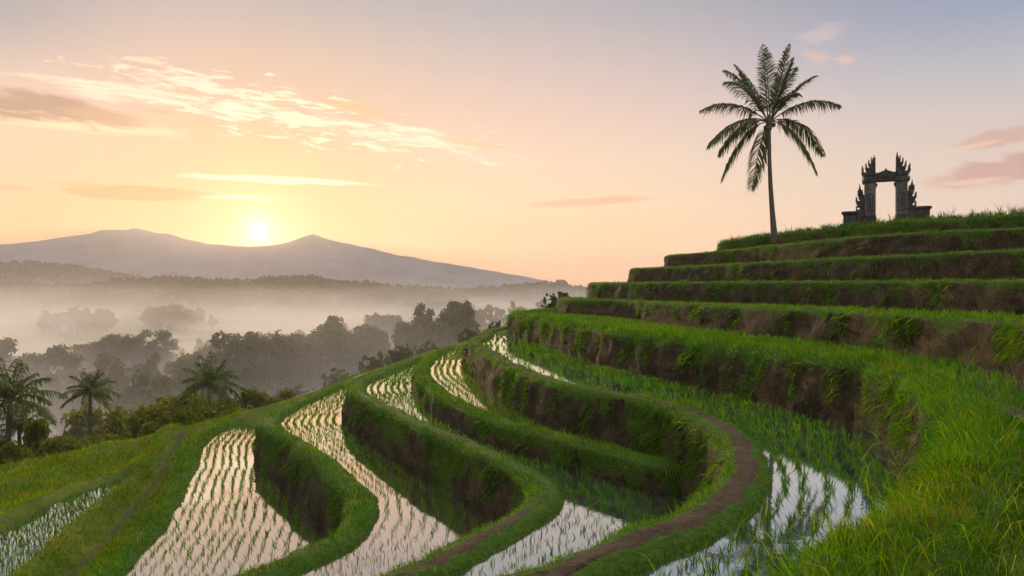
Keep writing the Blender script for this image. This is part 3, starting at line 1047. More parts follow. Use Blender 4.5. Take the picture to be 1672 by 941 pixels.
# ------------------------------------------------------------------ air and light settings
MIST_D = 0.009
MIST_NEAR = 6.5
MIST_W, MIST_H = 20.0, 8.0
MIST_COL = (0.95, 0.885, 0.88)
MIST_STEP = 0.4
HAZE_D = 0.00020
HAZE_COL = (0.97, 0.86, 0.83)
HAZE_G = 0.4
SKY_S = 0.82
SUN_E = 5.0
EXPO = 0.0
NISH = 0.01
BACK_SKY_FILL = (0.72, 0.70, 0.74)
TOP_SKY_FILL = (2.1, 2.15, 2.2)
# ------------------------------------------------------------------ tubes, palms


def tube(path, radii, sides=8, cap=True):
    path = np.asarray(path, float)
    n = len(path)
    tg = nrm(np.gradient(path, axis=0))
    ref = np.array([1.0, 0, 0]) if abs(tg[0, 0]) < 0.8 else np.array([0, 1.0, 0])
    a = nrm(np.cross(tg, ref))
    b = np.cross(tg, a)
    an = np.arange(sides) * 2 * math.pi / sides
    V = path[:, None, :] + (a[:, None, :] * np.cos(an)[None, :, None] + b[:, None, :] * np.sin(an)[None, :, None]) * np.asarray(radii)[:, None, None]
    idx = np.arange(n * sides).reshape(n, sides)
    nx = np.roll(idx, -1, 1)
    q = np.stack([idx[:-1], nx[:-1], nx[1:], idx[1:]], -1).reshape(-1, 4)
    return V.reshape(-1, 3), q


def frond_mesh(p0, p1, p2, nleaf, leaf_len, wid, drop, col, name='frond'):
    """rachis as a quadratic bezier from p0 via p1 to p2 with two rows of drooping leaflets"""
    p0, p1, p2 = [np.asarray(q, float) for q in (p0, p1, p2)]
    t = np.linspace(0, 1, 14)[:, None]
    rach = (1 - t) ** 2 * p0 + 2 * t * (1 - t) * p1 + t * t * p2
    V, Q = tube(rach, np.linspace(0.055, 0.012, 14), 5)
    cols = [np.tile(np.array([(0.09, 0.085, 0.03)]), (len(V), 1))]
    verts, quads, tris = [V], [Q], []
    off = len(V)
    tt = np.linspace(0.13, 1.0, nleaf)
    P_, D_, L_, B_ = [], [], [], []
    for s in (-1, 1):
        u = np.clip(tt + RNG.normal(size=nleaf) * 0.006, 0.1, 1)[:, None]
        pos = (1 - u) ** 2 * p0 + 2 * u * (1 - u) * p1 + u * u * p2
        tg = nrm(2 * (1 - u) * (p1 - p0) + 2 * u * (p2 - p1))
        sd = nrm(np.cross(tg, np.array([0, 0, 1.0])) + 1e-4)
        upv = np.cross(sd, tg)
        d = nrm(tg * 0.62 + s * sd * 0.78 + upv * 0.22 + RNG.normal(size=(nleaf, 3)) * 0.07)
        l = leaf_len * np.sin(np.clip(u[:, 0] * 0.86 + 0.16, 0, 1) * math.pi) ** 0.55 * RNG.uniform(0.85, 1.12, nleaf)
        bb = np.zeros((nleaf, 3))
        bb[:, 2] = -l * drop * RNG.uniform(0.7, 1.25, nleaf)
        P_.append(pos); D_.append(d); L_.append(l); B_.append(bb)
    P_, D_, L_, B_ = np.vstack(P_), np.vstack(D_), np.concatenate(L_), np.vstack(B_)
    n = len(P_)
    side = nrm(np.cross(D_, np.tile(np.array([[0, 0, 1.0]]), (n, 1))) + RNG.normal(size=(n, 3)) * 0.35)
    w = wid * RNG.uniform(0.8, 1.2, n)[:, None] * 0.5
    mid = P_ + D_ * (L_ * 0.5)[:, None] + B_ * 0.25
    tip = P_ + D_ * (L_ * 0.85)[:, None] + B_
    LV = np.stack([P_ - side * w * .6, P_ + side * w * .6, mid - side * w, mid + side * w, tip], 1).reshape(-1, 3)
    i = off + np.arange(n) * 5
    quads.append(np.stack([i, i + 1, i + 3, i + 2], 1))
    tris.append(np.stack([i + 2, i + 3, i + 4], 1))
    cl = np.tile(np.array([col]), (n, 1)) * RNG.uniform(0.7, 1.3, (n, 1))
    cols.append(np.repeat(cl, 5, 0))
    return mesh_np(name, np.vstack(verts + [LV]), [np.vstack(quads), np.vstack(tris)], True, {'col': np.vstack(cols)})


def ico(r, sub=2):
    import bmesh
    bm = bmesh.new()
    bmesh.ops.create_icosphere(bm, subdivisions=sub, radius=r)
    V = np.array([v.co[:] for v in bm.verts])
    T = np.array([[v.index for v in f.verts] for f in bm.faces])
    bm.free()
    return V, T


def trunk_mesh(path, r0, r1, name='trunk', flare=1.5):
    n = len(path)
    t = np.linspace(0, 1, n)
    r = r0 + (r1 - r0) * t
    r *= 1 + (flare - 1) * np.exp(-t * n / 5.0)
    r *= 1 + 0.05 * (np.arange(n) % 2)
    V, Q = tube(path, r, 12)
    return mesh_np(name, V, [Q], True)


# tall palm on the hill: frond tips read as directions around the crown
PD_, pz0 = 58.0, PD(1265, 386, 58.0)
palm = empty('palm_tree', pz0)
tag(palm, 'tall slender coconut palm standing alone on the hill beside the temple gate', 'palm')
top = np.array(PD(1256, 199, 58.0)) - np.array(pz0)
tpath = []
for t in np.linspace(0, 1, 46):
    x = top[0] * t + 0.10 * math.sin(t * 3.0) * (1 - t) - 0.16 * math.sin(t * math.pi)
    tpath.append((x, 0.05 * math.sin(t * 4), -0.5 + (top[2] + 0.5) * t))
link('trunk', trunk_mesh(tpath, 0.215, 0.11), M_PALMBARK, palm)
sc = 58.0 / F
FR = [  # tip (du,dv) in source pixels from crown, apex lift px, depth of tip (m), leaf droop
    (-70, -92, 26, 1.2, .55), (-46, -108, 12, 2.0, .4), (-18, -122, 3, -1.0, .22), (4, -127, -2, 1.2, .2), (24, -120, 4, -1.4, .25), (46, -112, 9, .8, .3), (88, -82, 20, 1.0, .5),
    (62, -104, 14, 2.2, .4), (112, -20, 34, -.8, .75), (102, 54, 46, 1.2, .9), (66, 94, 44, -1.6, .9), (-12, 108, 30, 2.6, .8), (-74, 98, 46, 1.0, .9),
    (-110, 50, 40, -1.2, .9), (-72, 50, 40, 2.2, .9), (-112, -20, 34, .6, .75), (72, -58, 28, 2.8, .6), (-84, -56, 28, -1.6, .6), (-30, -100, 6, 3.0, .35)]
for (du, dv, lift, dep, drp) in FR:
    tip = top + np.array([du * sc, dep, -dv * sc])
    p0 = top + np.array([0.10 * np.sign(du), 0, 0.05])
    mid = top + 0.56 * (tip - top) + np.array([0, 0, lift * sc * 1.15])
    col = np.array((0.075, 0.09, 0.02)) * RNG.uniform(0.8, 1.2)
    link('frond', frond_mesh(p0, mid, tip, 104, 1.32, 0.085, drp, col), M_PALM, palm)
cv, ct = ico(0.17, 2)
for q in range(11):
    a = q * 2.1
    cvv = cv * [0.9, 0.9, 1.15] + top + np.array([math.cos(a) * 0.36, math.sin(a) * 0.36, -0.22 - 0.16 * (q % 3)])
    link('coconut', mesh_np('coconut', cvv, [ct], True), M_COCO, palm)
# fibrous crown shaft
hv, hq = tube(top + np.array([[0, 0, -.75], [0, 0, -.45], [0, 0, -.1], [0, 0, .25], [0, 0, .55]]), [.13, .24, .27, .18, .04], 9)
link('crown_shaft', mesh_np('crown_shaft', hv, [hq], True), M_COCO, palm)


def generic_palm(seed, nfr=17, R=2.9, col=(0.07, 0.095, 0.018), hgt=5.0):
    rs = np.random.default_rng(seed)
    tr = [(0.15 * math.sin(t * 2.4 + seed), 0.08 * math.sin(t * 3), hgt * t) for t in np.linspace(0, 1, 26)]
    tm = trunk_mesh(tr, 0.19, 0.13)
    tp = np.array(tr[-1])
    fr = []
    for q in range(nfr):
        a = q * 2.399 + rs.uniform(-.2, .2)
        el = 1.25 - 1.75 * q / nfr
        r = R * rs.uniform(0.85, 1.1)
        tip = tp + np.array([math.cos(a) * math.cos(el) * r, math.sin(a) * math.cos(el) * r, math.sin(el) * r - 0.25 * R * math.cos(el)])
        mid = tp + 0.55 * (tip - tp) + np.array([0, 0, 0.36 * R * max(0.15, math.cos(el))])
        fr.append(frond_mesh(tp, mid, tip, 34, 0.30 * R, 0.085, 0.75, np.array(col) * rs.uniform(.75, 1.3)))
    return tm, fr


def gz1(x, y):
    return float(ground_z(np.array([[x, y]]))[0])


def put_palm(protos, u, vcrown, d, label, rz, lean=0.0, sz=1.0):
    x, y, ztop = PD(u, vcrown, d)
    g = gz1(x, y) - 0.2
    tm, fr, h0 = protos
    e = empty('palm_tree', (x, y, g), rz)
    s = (ztop - g) / h0
    tag(e, label, 'palm')
    o = link('trunk', tm, M_PALMBARK, e)
    o.scale = (sz, sz, s)
    for f in fr:
        o = link('frond', f, M_PALM, e)
        o.location = (0, 0, h0 * (s - sz))
        o.scale = (sz, sz, sz)
    return e


pA = (*generic_palm(3, 19, 2.6), 5.0)
pB = (*generic_palm(8, 21, 3.2, (0.065, 0.09, 0.018)), 5.0)
put_palm(pA, 150, 640, 52, 'coconut palm with a clear straight trunk rising from the field edge at left', 0.4, sz=0.78)
put_palm(pB, 343, 628, 60, 'bushy coconut palm in the undergrowth behind the lowest paddy', 1.9, sz=0.9)
put_palm(pB, 14, 655, 46, 'dark coconut palm cut off by the left edge of the picture', 3.1, sz=0.98)
put_palm(pA, 30, 700, 50, 'low dark palm crown under the big palm at the left edge', 5.1, sz=0.8)


# ------------------------------------------------------------------ temple gate
import bmesh


def bx(bm, x0, x1, y0, y1, z0, z1, bev=0.025, taper=0.0):
    r = bmesh.ops.create_cube(bm, size=1.0)
    vs = r['verts']
    cx, cy = (x0 + x1) / 2, (y0 + y1) / 2
    for v in vs:
        t = taper if v.co.z > 0 else 0.0
        v.co = Vector((cx + v.co.x * (x1 - x0) * (1 - t), cy + v.co.y * (y1 - y0) * (1 - t), z0 if v.co.z < 0 else z1))
    if bev > 0:
        es = list({e for v in vs for e in v.link_edges})
        bmesh.ops.bevel(bm, geom=es, offset=bev, segments=1, affect='EDGES')


def prism(bm, pts, y0, y1):
    """extrude an outline given in (x,z) between y0 and y1"""
    a = [bm.verts.new((x, y0, z)) for x, z in pts]
    b = [bm.verts.new((x, y1, z)) for x, z in pts]
    n = len(pts)
    bm.faces.new(a)
    bm.faces.new(b[::-1])
    for i in range(n):
        j = (i + 1) % n
        bm.faces.new((a[j], a[i], b[i], b[j]))


def horn(bm, x, z, w, h, sx, yc, th):
    """curled flame ornament pointing up and outwards (sx = +-1)"""
    pts = [(0, 0), (.5, -.10), (.9, .08), (1.08, .38), (.97, .62), (1.04, .86), (.93, 1.15), (.74, .88), (.66, .62), (.68, .44), (.48, .34), (0, .3)]
    prism(bm, [(x + sx * px * w, z + pz * h) for px, pz in (pts if sx > 0 else pts[::-1])], yc - th / 2, yc + th / 2)


def fin(name, bm, parent, mat=None):
    bmesh.ops.recalc_face_normals(bm, faces=bm.faces)
    me = bpy.data.meshes.new(name)
    bm.to_mesh(me)
    bm.free()
    return link(name, me, mat or M_STONE, parent)


gate = empty('temple_gate', PD(1446, 367.5, 51.5), rad(-23))
tag(gate, 'old dark stone split temple gate with carved stepped spires on the hilltop', 'temple gate')


gate.scale = (0.89, 0.92, 1.04)


def make_pillar(sx, zt):
    bm = bmesh.new()
    def X(a, b):
        return (min(sx * a, sx * b), max(sx * a, sx * b))
    def B(a, b, z0, z1, hy, bev=.025, taper=0):
        x0, x1 = X(a, b)
        bx(bm, x0, x1, -hy, hy, z0, z1, bev, taper)
    B(.56, 1.62, -.5, .22, .62); B(.60, 1.56, .22, .40, .56); B(.57, 1.60, .40, .50, .60); B(.62, 1.50, .50, .68, .52)
    B(.60, 1.47, 2.82, 2.92, .50); B(.575, 1.52, 2.92, 3.03, .54); B(.61, 1.46, 3.03, 3.20, .49)
    B(.645, 1.48, 3.20, 3.32, .48); B(.645, 1.54, 3.32, 3.42, .52); B(.645, 1.26, 3.42, 3.66, .40)
    B(.645, 1.32, 3.66, 3.73, .43); B(.645, 1.08, 3.73, 3.98, .32); B(.645, 1.14, 3.98, 4.04, .35)
    B(.645, .94, 4.04, 4.26, .25); B(.645, .99, 4.26, 4.31, .28); B(.645, .84, 4.31, 4.50, .18); B(.645, .88, 4.50, 4.54, .2)
    B(.66, .80, 4.54, zt - .14, .09, .02, .35); B(.70, .77, zt - .16, zt, .04, .01, .6)
    for (x, z, w, h) in ((1.24, 3.36, .38, .60), (1.08, 3.72, .27, .46), (.93, 4.03, .22, .38), (.82, 4.30, .14, .30), (1.40, 2.86, .18, .34)):
        for yc, th in ((-.30, .14), (0, .2), (.30, .14)):
            horn(bm, sx * x, z, w, h, sx, yc * (1.3 - (z - 3) * .5), th)
    B(.72, 1.34, .60, 2.9, .38)      # core inside the shaft
    # inner brackets beneath the lintel
    x0, x1 = X(.50, .66)
    bx(bm, x0, x1, -.2, .2, 2.66, 2.82, .03); bx(bm, *X(.56, .66), -.16, .16, 2.52, 2.66, .03)
    p = fin('gate_pillar', bm, gate)
    p.location.x = sx * 0.07
    bm = bmesh.new()
    B(.645, 1.42, .682, 2.818, .45)
    for z in (1.02, 1.36, 1.70, 2.04, 2.38, 2.62):      # masonry courses stand a little proud
        B(.632, 1.435, z, z + .045, .463, .008)
    fin('shaft', bm, p, M_SHAFT)
    bm = bmesh.new()      # arched niche panel on the front face
    cx = sx * 1.03
    for (w0, z0, z1, yy) in ((.22, 1.0, 1.9, -.462),):
        bx(bm, cx - w0, cx - w0 + .05, yy - .035, yy + .02, z0, z1, .008)
        bx(bm, cx + w0 - .05, cx + w0, yy - .035, yy + .02, z0, z1, .008)
        bx(bm, cx - w0 - .03, cx + w0 + .03, yy - .045, yy + .02, z0 - .07, z0 - .002, .008)
        arc = [(cx + math.cos(a) * w0, z1 + math.sin(a) * w0 * 1.1) for a in np.linspace(0, math.pi, 9)]
        arc2 = [(cx + math.cos(a) * (w0 - .06), z1 + math.sin(a) * (w0 - .06) * 1.1) for a in np.linspace(math.pi, 0, 9)]
        prism(bm, arc + arc2, yy - .035, yy + .02)
        bx(bm, cx - .06, cx + .06, yy - .03, yy + .02, z0 + .12, z1 - .1, .02)
        bx(bm, cx - .09, cx + .09, yy - .036, yy + .02, z0 + .35, z0 + .5, .02)
    fin('niche', bm, p)


make_pillar(-1, 4.78)
make_pillar(1, 4.90)
bm = bmesh.new()
bx(bm, -.70, .70, -.30, .30, 2.98, 3.22, .02)
prism(bm, [(-.74, 3.22), (.74, 3.22), (.74, 3.52), (.5, 3.50), (.3, 3.57), (.1, 3.64), (0, 3.76), (-.1, 3.64), (-.3, 3.57), (-.5, 3.50), (-.74, 3.52)], -.36, .36)
prism(bm, [(-.06, 3.66), (.06, 3.66), (.035, 3.76), (0, 3.86), (-.035, 3.76)], -.1, .1)
bx(bm, -.60, .60, -.33, .33, 2.93, 2.975, .01)
fin('lintel', bm, gate).scale.x = 1.12
for sx, zb in ((-1, -.05), (1, .12)):
    bm = bmesh.new()
    def B(a, b, z0, z1, hy, bev=.025, taper=0):
        bx(bm, min(sx * a, sx * b), max(sx * a, sx * b), -hy, hy, z0 + zb, z1 + zb, bev, taper)
    B(1.40, 2.02, -.5, .85, .36); B(1.40, 2.08, .85, .95, .40); B(1.40, 1.98, .95, 1.1, .34)
    B(1.425, 1.86, 1.1, 1.30, .28); B(1.425, 2.02, 1.30, 1.52, .32, .06); B(1.45, 2.08, 1.52, 1.66, .33, .04); B(1.47, 1.84, 1.66, 1.84, .24)
    B(1.50, 1.92, 1.84, 2.04, .26, .05); B(1.52, 1.97, 2.04, 2.14, .27, .03); B(1.58, 1.86, 2.14, 2.32, .17, .02); B(1.66, 1.92, 2.32, 2.44, .15, .03)
    B(1.74, 1.92, 2.44, 2.66, .09, .02, .3); B(1.79, 1.88, 2.64, 2.9, .045, .01, .6)
    for (x, z, w, h) in ((1.84, 1.02, .26, .36), (1.78, 1.60, .34, .40), (1.70, 2.08, .28, .38), (1.62, 2.36, .22, .34)):
        for yc in (-.2, 0, .2):
            horn(bm, sx * x, z + zb, w, h, sx, yc, .13)
    fin('side_wing', bm, gate)
    bm = bmesh.new()
    B(2.025, 3.02, -.6, .82, .26); B(2.025, 3.06, -.6, .12, .31); B(2.5, 2.62, .12, .8, .285, .01); B(2.86, 2.99, .12, .8, .285, .01)
    w_ = fin('side_wall', bm, gate)
    bm = bmesh.new()
    B(2.025, 3.08, .822, .90, .32, .015); B(2.025, 3.16, .90, 1.0, .38, .02); B(2.025, 3.10, 1.0, 1.05, .33, .01)
    fin('coping', bm, w_)
    if sx < 0:
        bm = bmesh.new()
        B(3.065, 3.32, -.6, .14, .28, .05); B(3.07, 3.26, .145, .24, .2, .05)
        fin('end_block', bm, gate)
bm = bmesh.new()
bx(bm, -.56, .56, -.5, .6, -.5, .06, .02)
bx(bm, -.5, .5, -.8, -.502, -.5, -.08, .02)
fin('threshold_step', bm, gate)

# ------------------------------------------------------------------ trees


def tree_proto(seed, style):
    rs = np.random.default_rng(seed)
    H = 10.0
    CS = {'tall': 0.55, 'round': 0.66, 'bush': 0.6, 'umbrella': 0.8}.get(style, 1.0)
    cl = []            # clumps (centre, radius)
    limbs = []
    def limb(p, d, L, r, depth):
        n = 5
        pts = [p]
        dd = d.copy()
        for _ in range(n):
            dd = nrm(dd + rs.normal(size=3) * 0.16 + np.array([0, 0, 0.05]))
            pts.append(pts[-1] + dd * L / n)
        limbs.append((np.array(pts), np.linspace(r, r * 0.5, n + 1)))
        if depth == 0:
            cl.append((pts[-1], rs.uniform(0.75, 1.35) * CS))
            return
        if depth == 1:
            cl.append((pts[-2], rs.uniform(0.6, 1.1) * CS))
        for _ in range(rs.integers(2, 4)):
            nd = nrm(dd + rs.normal(size=3) * [0.75, 0.75, 0.4])
            limb(pts[-1], nd, L * rs.uniform(0.55, 0.8), r * 0.5, depth - 1)
    up = np.array([0, 0, 1.0])
    if style == 'round':
        base = np.array([0, 0, 0.0]); th = 3.4
    elif style == 'tall':
        base = np.array([0, 0, 0.0]); th = rs.uniform(4.2, 6.2)
    elif style == 'umbrella':
        base = np.array([0, 0, 0.0]); th = 4.4
    else:
        base = np.array([0, 0, 0.0]); th = 1.0
    lean = rs.normal(size=2) * 0.06
    tp = np.array([[lean[0] * t * th, lean[1] * t * th, th * t] for t in np.linspace(0, 1, 7)])
    limbs.append((tp, np.linspace(0.26, 0.17, 7)))
    top = tp[-1]
    nl = {'round': 6, 'tall': 6, 'umbrella': 10, 'bush': 6}[style]
    for q in range(nl):
        a = q * 2.4 + rs.uniform(-.4, .4)
        el = {'round': rs.uniform(.25, 1.2), 'tall': rs.uniform(.6, 1.35), 'umbrella': rs.uniform(.25, .8), 'bush': rs.uniform(.2, 1.3)}[style]
        d = np.array([math.cos(a) * math.cos(el), math.sin(a) * math.cos(el), math.sin(el)])
        st = top - up * rs.uniform(0, th * (0.5 if style == 'tall' else 0.35) if style != 'bush' else 0.4)
        limb(st, d, {'round': 1.9, 'tall': 1.5, 'umbrella': 3.1, 'bush': 1.5}[style], 0.11, 2 if style != 'bush' else 1)
    if style == 'tall':
        for q in range(4):
            z = rs.uniform(2.4, 4.2); a = rs.uniform(0, 6.28)
            limb(np.array([0, 0, z]), np.array([math.cos(a), math.sin(a), 0.3]), 1.3, 0.06, 0)
    flat = {'round': .8, 'tall': .85, 'umbrella': .7, 'bush': .8}[style]
    tv, tq, off = [], [], 0
    for pts, r in limbs:
        V, Q = tube(pts, r, 6)
        tv.append(V); tq.append(Q + off); off += len(V)
    tr = mesh_np('trunk', np.vstack(tv), [np.vstack(tq)], True)
    P_, N_, S_ = [], [], []
    for c, r in cl:
        k = int(170 * r ** 1.7)
        v = nrm(rs.normal(size=(k, 3)))
        rr = r * rs.random(k) ** 0.45
        P_.append(c + v * rr[:, None] * [1.1, 1.1, flat])
        N_.append(nrm(v + rs.normal(size=(k, 3)) * 0.7 + [0, 0, .4]))
    P_, N_ = np.vstack(P_), np.vstack(N_)
    n = len(P_)
    s = rs.uniform(0.10, 0.24, n)[:, None]
    a = nrm(np.cross(N_, rs.normal(size=(n, 3))))
    b = np.cross(N_, a)
    LV = np.stack([P_ - a * s * 1.2, P_ - b * s * .6 + a * s * .1, P_ + a * s * 1.2, P_ + b * s * .6 + a * s * .1], 1).reshape(-1, 3)
    i = np.arange(n) * 4
    base = {'round': (.055, .072, .02), 'tall': (.065, .082, .022), 'umbrella': (.05, .065, .02), 'bush': (.11, .125, .016)}[style]
    c = np.array(base) * rs.uniform(0.6, 1.5, (n, 1)) * np.stack([rs.uniform(.85, 1.3, n), np.ones(n), np.ones(n)], 1)
    cr = mesh_np('crown', LV, [np.stack([i, i + 1, i + 2, i + 3], 1)], False, {'col': np.repeat(c, 4, 0)})
    zmax = LV[:, 2].max()
    return tr, cr, zmax, np.percentile(np.abs(LV[:, 0]), 98)


PROTO = {}
for st, cnt in (('round', 4), ('tall', 8), ('umbrella', 2), ('bush', 5)):
    PROTO[st] = [tree_proto(100 + 13 * q + len(st), st) for q in range(cnt)]
TREES = []


def put_tree(style, idx, u, vtop, d, label, group=None, wide=1.0, rz=None, name='tree', hmin=2.0, cat='tree', sink=0.0):
    x, y, zt = PD(u, vtop, d)
    tr, cr, zm, wr = PROTO[style][idx % len(PROTO[style])]
    g = gz1(x, y) - 0.2 - sink
    h = max(zt - g, hmin)
    s = h / zm
    e = empty(name, (x, y, g), RNG.uniform(0, 6.28) if rz is None else rz)
    e.scale = (s * wide, s * wide, s)
    tag(e, label, cat, group)
    link('trunk', tr, M_BARK, e)
    link('crown', cr, M_LEAF, e)
    TREES.append((u, vtop, d, h))
    return e


# the big crowns one can point at
put_tree('umbrella', 0, 208, 538, 165, 'broad flat topped tree, largest crown in the misty valley at left', wide=1.15)
put_tree('umbrella', 1, 14, 550, 120, 'dark branching tree at the left edge above the palms', wide=0.9)
put_tree('round', 0, 628, 508, 190, 'big rounded tree, tallest of the tree line in front of the mist', wide=0.8)
G1 = 'tree line in front of the mist'
L1 = 'hazy grey green tree of the wooded line running down from the terraces'
for q, (u, v, d) in enumerate([(395, 556, 175), (430, 547, 180), (445, 541, 185), (480, 534, 185), (505, 545, 180), (525, 532, 190), (548, 532, 190), (568, 527, 190), (590, 530, 190),
                               (608, 520, 195), (648, 514, 200), (668, 518, 195), (690, 541, 175), (712, 540, 165), (735, 545, 150), (655, 545, 150),
                               (600, 558, 150), (560, 562, 150), (520, 570, 145), (480, 575, 145), (450, 575, 150), (415, 580, 145), (580, 585, 115), (620, 580, 115),
                               (540, 592, 110), (500, 598, 105), (660, 566, 130), (700, 556, 140), (770, 535, 170), (760, 548, 140), (690, 572, 120), (640, 590, 112), (570, 604, 108), (485, 600, 105), (520, 610, 105)]):
    put_tree('tall', q, u, v + RNG.uniform(-6, 9), max(d, 125), L1, G1, wide=RNG.uniform(0.55, 0.85))
G2 = 'far trees fading into mist right of centre'
L2 = 'pale tree half lost in mist beyond the spur of the terraces'
for q, (u, v, d) in enumerate([(690, 520, 300), (712, 517, 290), (735, 512, 290), (756, 502, 300), (775, 510, 300), (800, 500, 310), (818, 495, 320), (838, 491, 310),
                               (856, 495, 300), (878, 490, 330), (896, 494, 330), (915, 489, 340), (740, 528, 260), (785, 522, 260), (825, 510, 270), (860, 506, 270), (890, 505, 280), (800, 532, 220), (838, 520, 230), (700, 532, 240), (868, 518, 240), (930, 484, 360), (950, 487, 340)]):
    put_tree('round' if q % 4 == 0 else 'tall', q + 3, u, v + RNG.uniform(-6, 6), d, L2, G2, wide=RNG.uniform(0.6, 0.95))
G3 = 'misty trees in the valley at left'
L3 = 'dim tree standing in the valley mist at left'
for q, (u, v, d) in enumerate([(70, 575, 160), (95, 572, 170), (112, 566, 170), (130, 572, 165), (150, 562, 165), (170, 556, 165), (240, 560, 170), (262, 580, 165), (285, 585, 165),
                               (305, 566, 230), (325, 560, 240), (350, 568, 220), (372, 578, 190), (300, 600, 130), (330, 610, 120), (270, 612, 120), (60, 600, 110), (100, 605, 110), (190, 585, 140), (225, 592, 140),
                               (250, 605, 110), (40, 580, 130), (365, 598, 130), (395, 600, 125), (420, 606, 110), (350, 622, 90), (190, 615, 100), (140, 600, 120)]):
    put_tree('tall' if q % 4 else 'round', q + 1, u, v + RNG.uniform(-9, 9), d, L3, G3, wide=RNG.uniform(0.6, 0.95))
GF = 'dense trees filling the middle of the valley'
LF = 'hazy tree in the dense wood filling the valley floor below the terraces'
for q in range(40):
    d = RNG.uniform(112, 185)
    u = RNG.uniform(-40, 640) if q % 4 else RNG.uniform(380, 760)
    lim = 700 - 0.21 * max(u, 0)                      # ridge line of the field
    v = np.interp(d, [105, 185], [lim - 75, 578 - 0.04 * u]) + RNG.uniform(-16, 14)
    put_tree('tall' if q % 5 else 'round', q + 2, u, v, d, LF, GF, wide=RNG.uniform(0.55, 0.9))
for q in range(34):
    u, d = RNG.uniform(560, 960), RNG.uniform(200, 340)
    v = np.interp(u, [560, 760, 960], [545, 520, 492]) - (d - 270) * 0.08 + RNG.uniform(-9, 9)
    put_tree('tall' if q % 4 else 'round', q + 5, u, v, d, L2, G2, wide=RNG.uniform(0.6, 0.95))
G4 = 'clumps of trees rising out of the mist sea'
L4 = 'small grey tree top rising out of the bright mist band'
for q in range(40):
    if q < 22:
        u, d = RNG.uniform(70, 190), RNG.uniform(430, 520); v = 495 + abs(u - 130) * .16 + RNG.uniform(0, 14)
    else:
        u, d = RNG.uniform(225, 350), RNG.uniform(470, 560); v = 493 + abs(u - 275) * .12 + RNG.uniform(0, 13)
    put_tree('round' if q % 3 else 'tall', q, u, v, d, L4, G4, wide=RNG.uniform(0.6, 0.9), sink=4.0)
G5 = 'bushes along the lower edge of the field'
L5 = 'yellow green leafy bush growing just beyond the grassy field edge'
for q, (u, v, d) in enumerate([(60, 690, 47), (85, 672, 50), (110, 700, 46), (185, 672, 52), (205, 664, 54), (180, 700, 48), (225, 655, 56), (250, 648, 57), (270, 655, 55), (292, 668, 52), (300, 690, 49),
                               (320, 660, 56), (370, 650, 58), (395, 632, 60), (415, 628, 61), (435, 632, 60), (455, 645, 58), (385, 668, 52), (350, 680, 51), (215, 690, 49), (240, 684, 50), (470, 632, 62), (500, 628, 64),
                               (20, 720, 43), (-30, 700, 45), (140, 690, 49), (275, 632, 66), (310, 640, 64), (520, 622, 66), (545, 614, 68), (120, 668, 60), (420, 655, 55), (585, 608, 70), (160, 655, 62), (240, 640, 70)]):
    if q % 3 == 1 or u > 475:
        continue
    put_tree('bush', q, u, v + RNG.uniform(-6, 10), d, L5, G5, wide=RNG.uniform(0.6, 0.95), name='bush', cat='bush', hmin=1.2, sink=0.3)

# ------------------------------------------------------------------ far-off forest as one mass
def forest(label, cand, leafn, size, hmin, hmax):
    z = ground_z(cand)
    n = len(cand)
    h = RNG.uniform(hmin, hmax, n)
    rep = np.repeat(np.arange(n), leafn)
    v = nrm(RNG.normal(size=(len(rep), 3)))
    R = h * 0.42
    c = np.column_stack([cand, z + h * 0.55])[rep] + v * (R[rep] * RNG.random(len(rep)) ** 0.4)[:, None] * [1.0, 1.0, 1.05]
    N = nrm(v + RNG.normal(size=(len(rep), 3)) * 0.6)
    s = size * RNG.uniform(0.6, 1.3, (len(rep), 1)) * (h[rep] / hmax)[:, None]
    a = nrm(np.cross(N, RNG.normal(size=(len(rep), 3))))
    b = np.cross(N, a)
    V = np.stack([c - a * s, c - b * s * .6, c + a * s, c + b * s * .6], 1).reshape(-1, 3)
    i = np.arange(len(rep)) * 4
    col = np.array((.045, .058, .022)) * RNG.uniform(.6, 1.4, (len(rep), 1))
    o = link('forest', mesh_np('forest', V, [np.stack([i, i + 1, i + 2, i + 3], 1)], False, {'col': np.repeat(col, 4, 0)}), M_LEAF)
    tag(o, label, 'forest', None, 'stuff')


def cands(n, ulo, uhi, ylo, yhi):
    y = RNG.uniform(ylo, yhi, n)
    u = RNG.uniform(ulo, uhi, n)
    return np.column_stack([(u - 836) / F * y, y])


c = cands(1500, -150, 760, 780, 1080)
forest('dark far wood covering the low rise beyond the mist at left', c, 40, 3.2, 9, 17)
c = cands(1300, 480, 1150, 1180, 1460)
forest('pale far wood in thin bands near the horizon at centre', c, 34, 4.0, 10, 18)
c = cands(900, -150, 480, 1650, 1950)
forest('faint wood on the distant hill foot under the mountain at left', c, 26, 6.0, 12, 22)
# undergrowth of the valley floor between the trees
c = cands(1500, -200, 1000, 75, 260)
forest('low hazy undergrowth filling the valley below the trees', c, 60, 0.55, 1.5, 4.0)

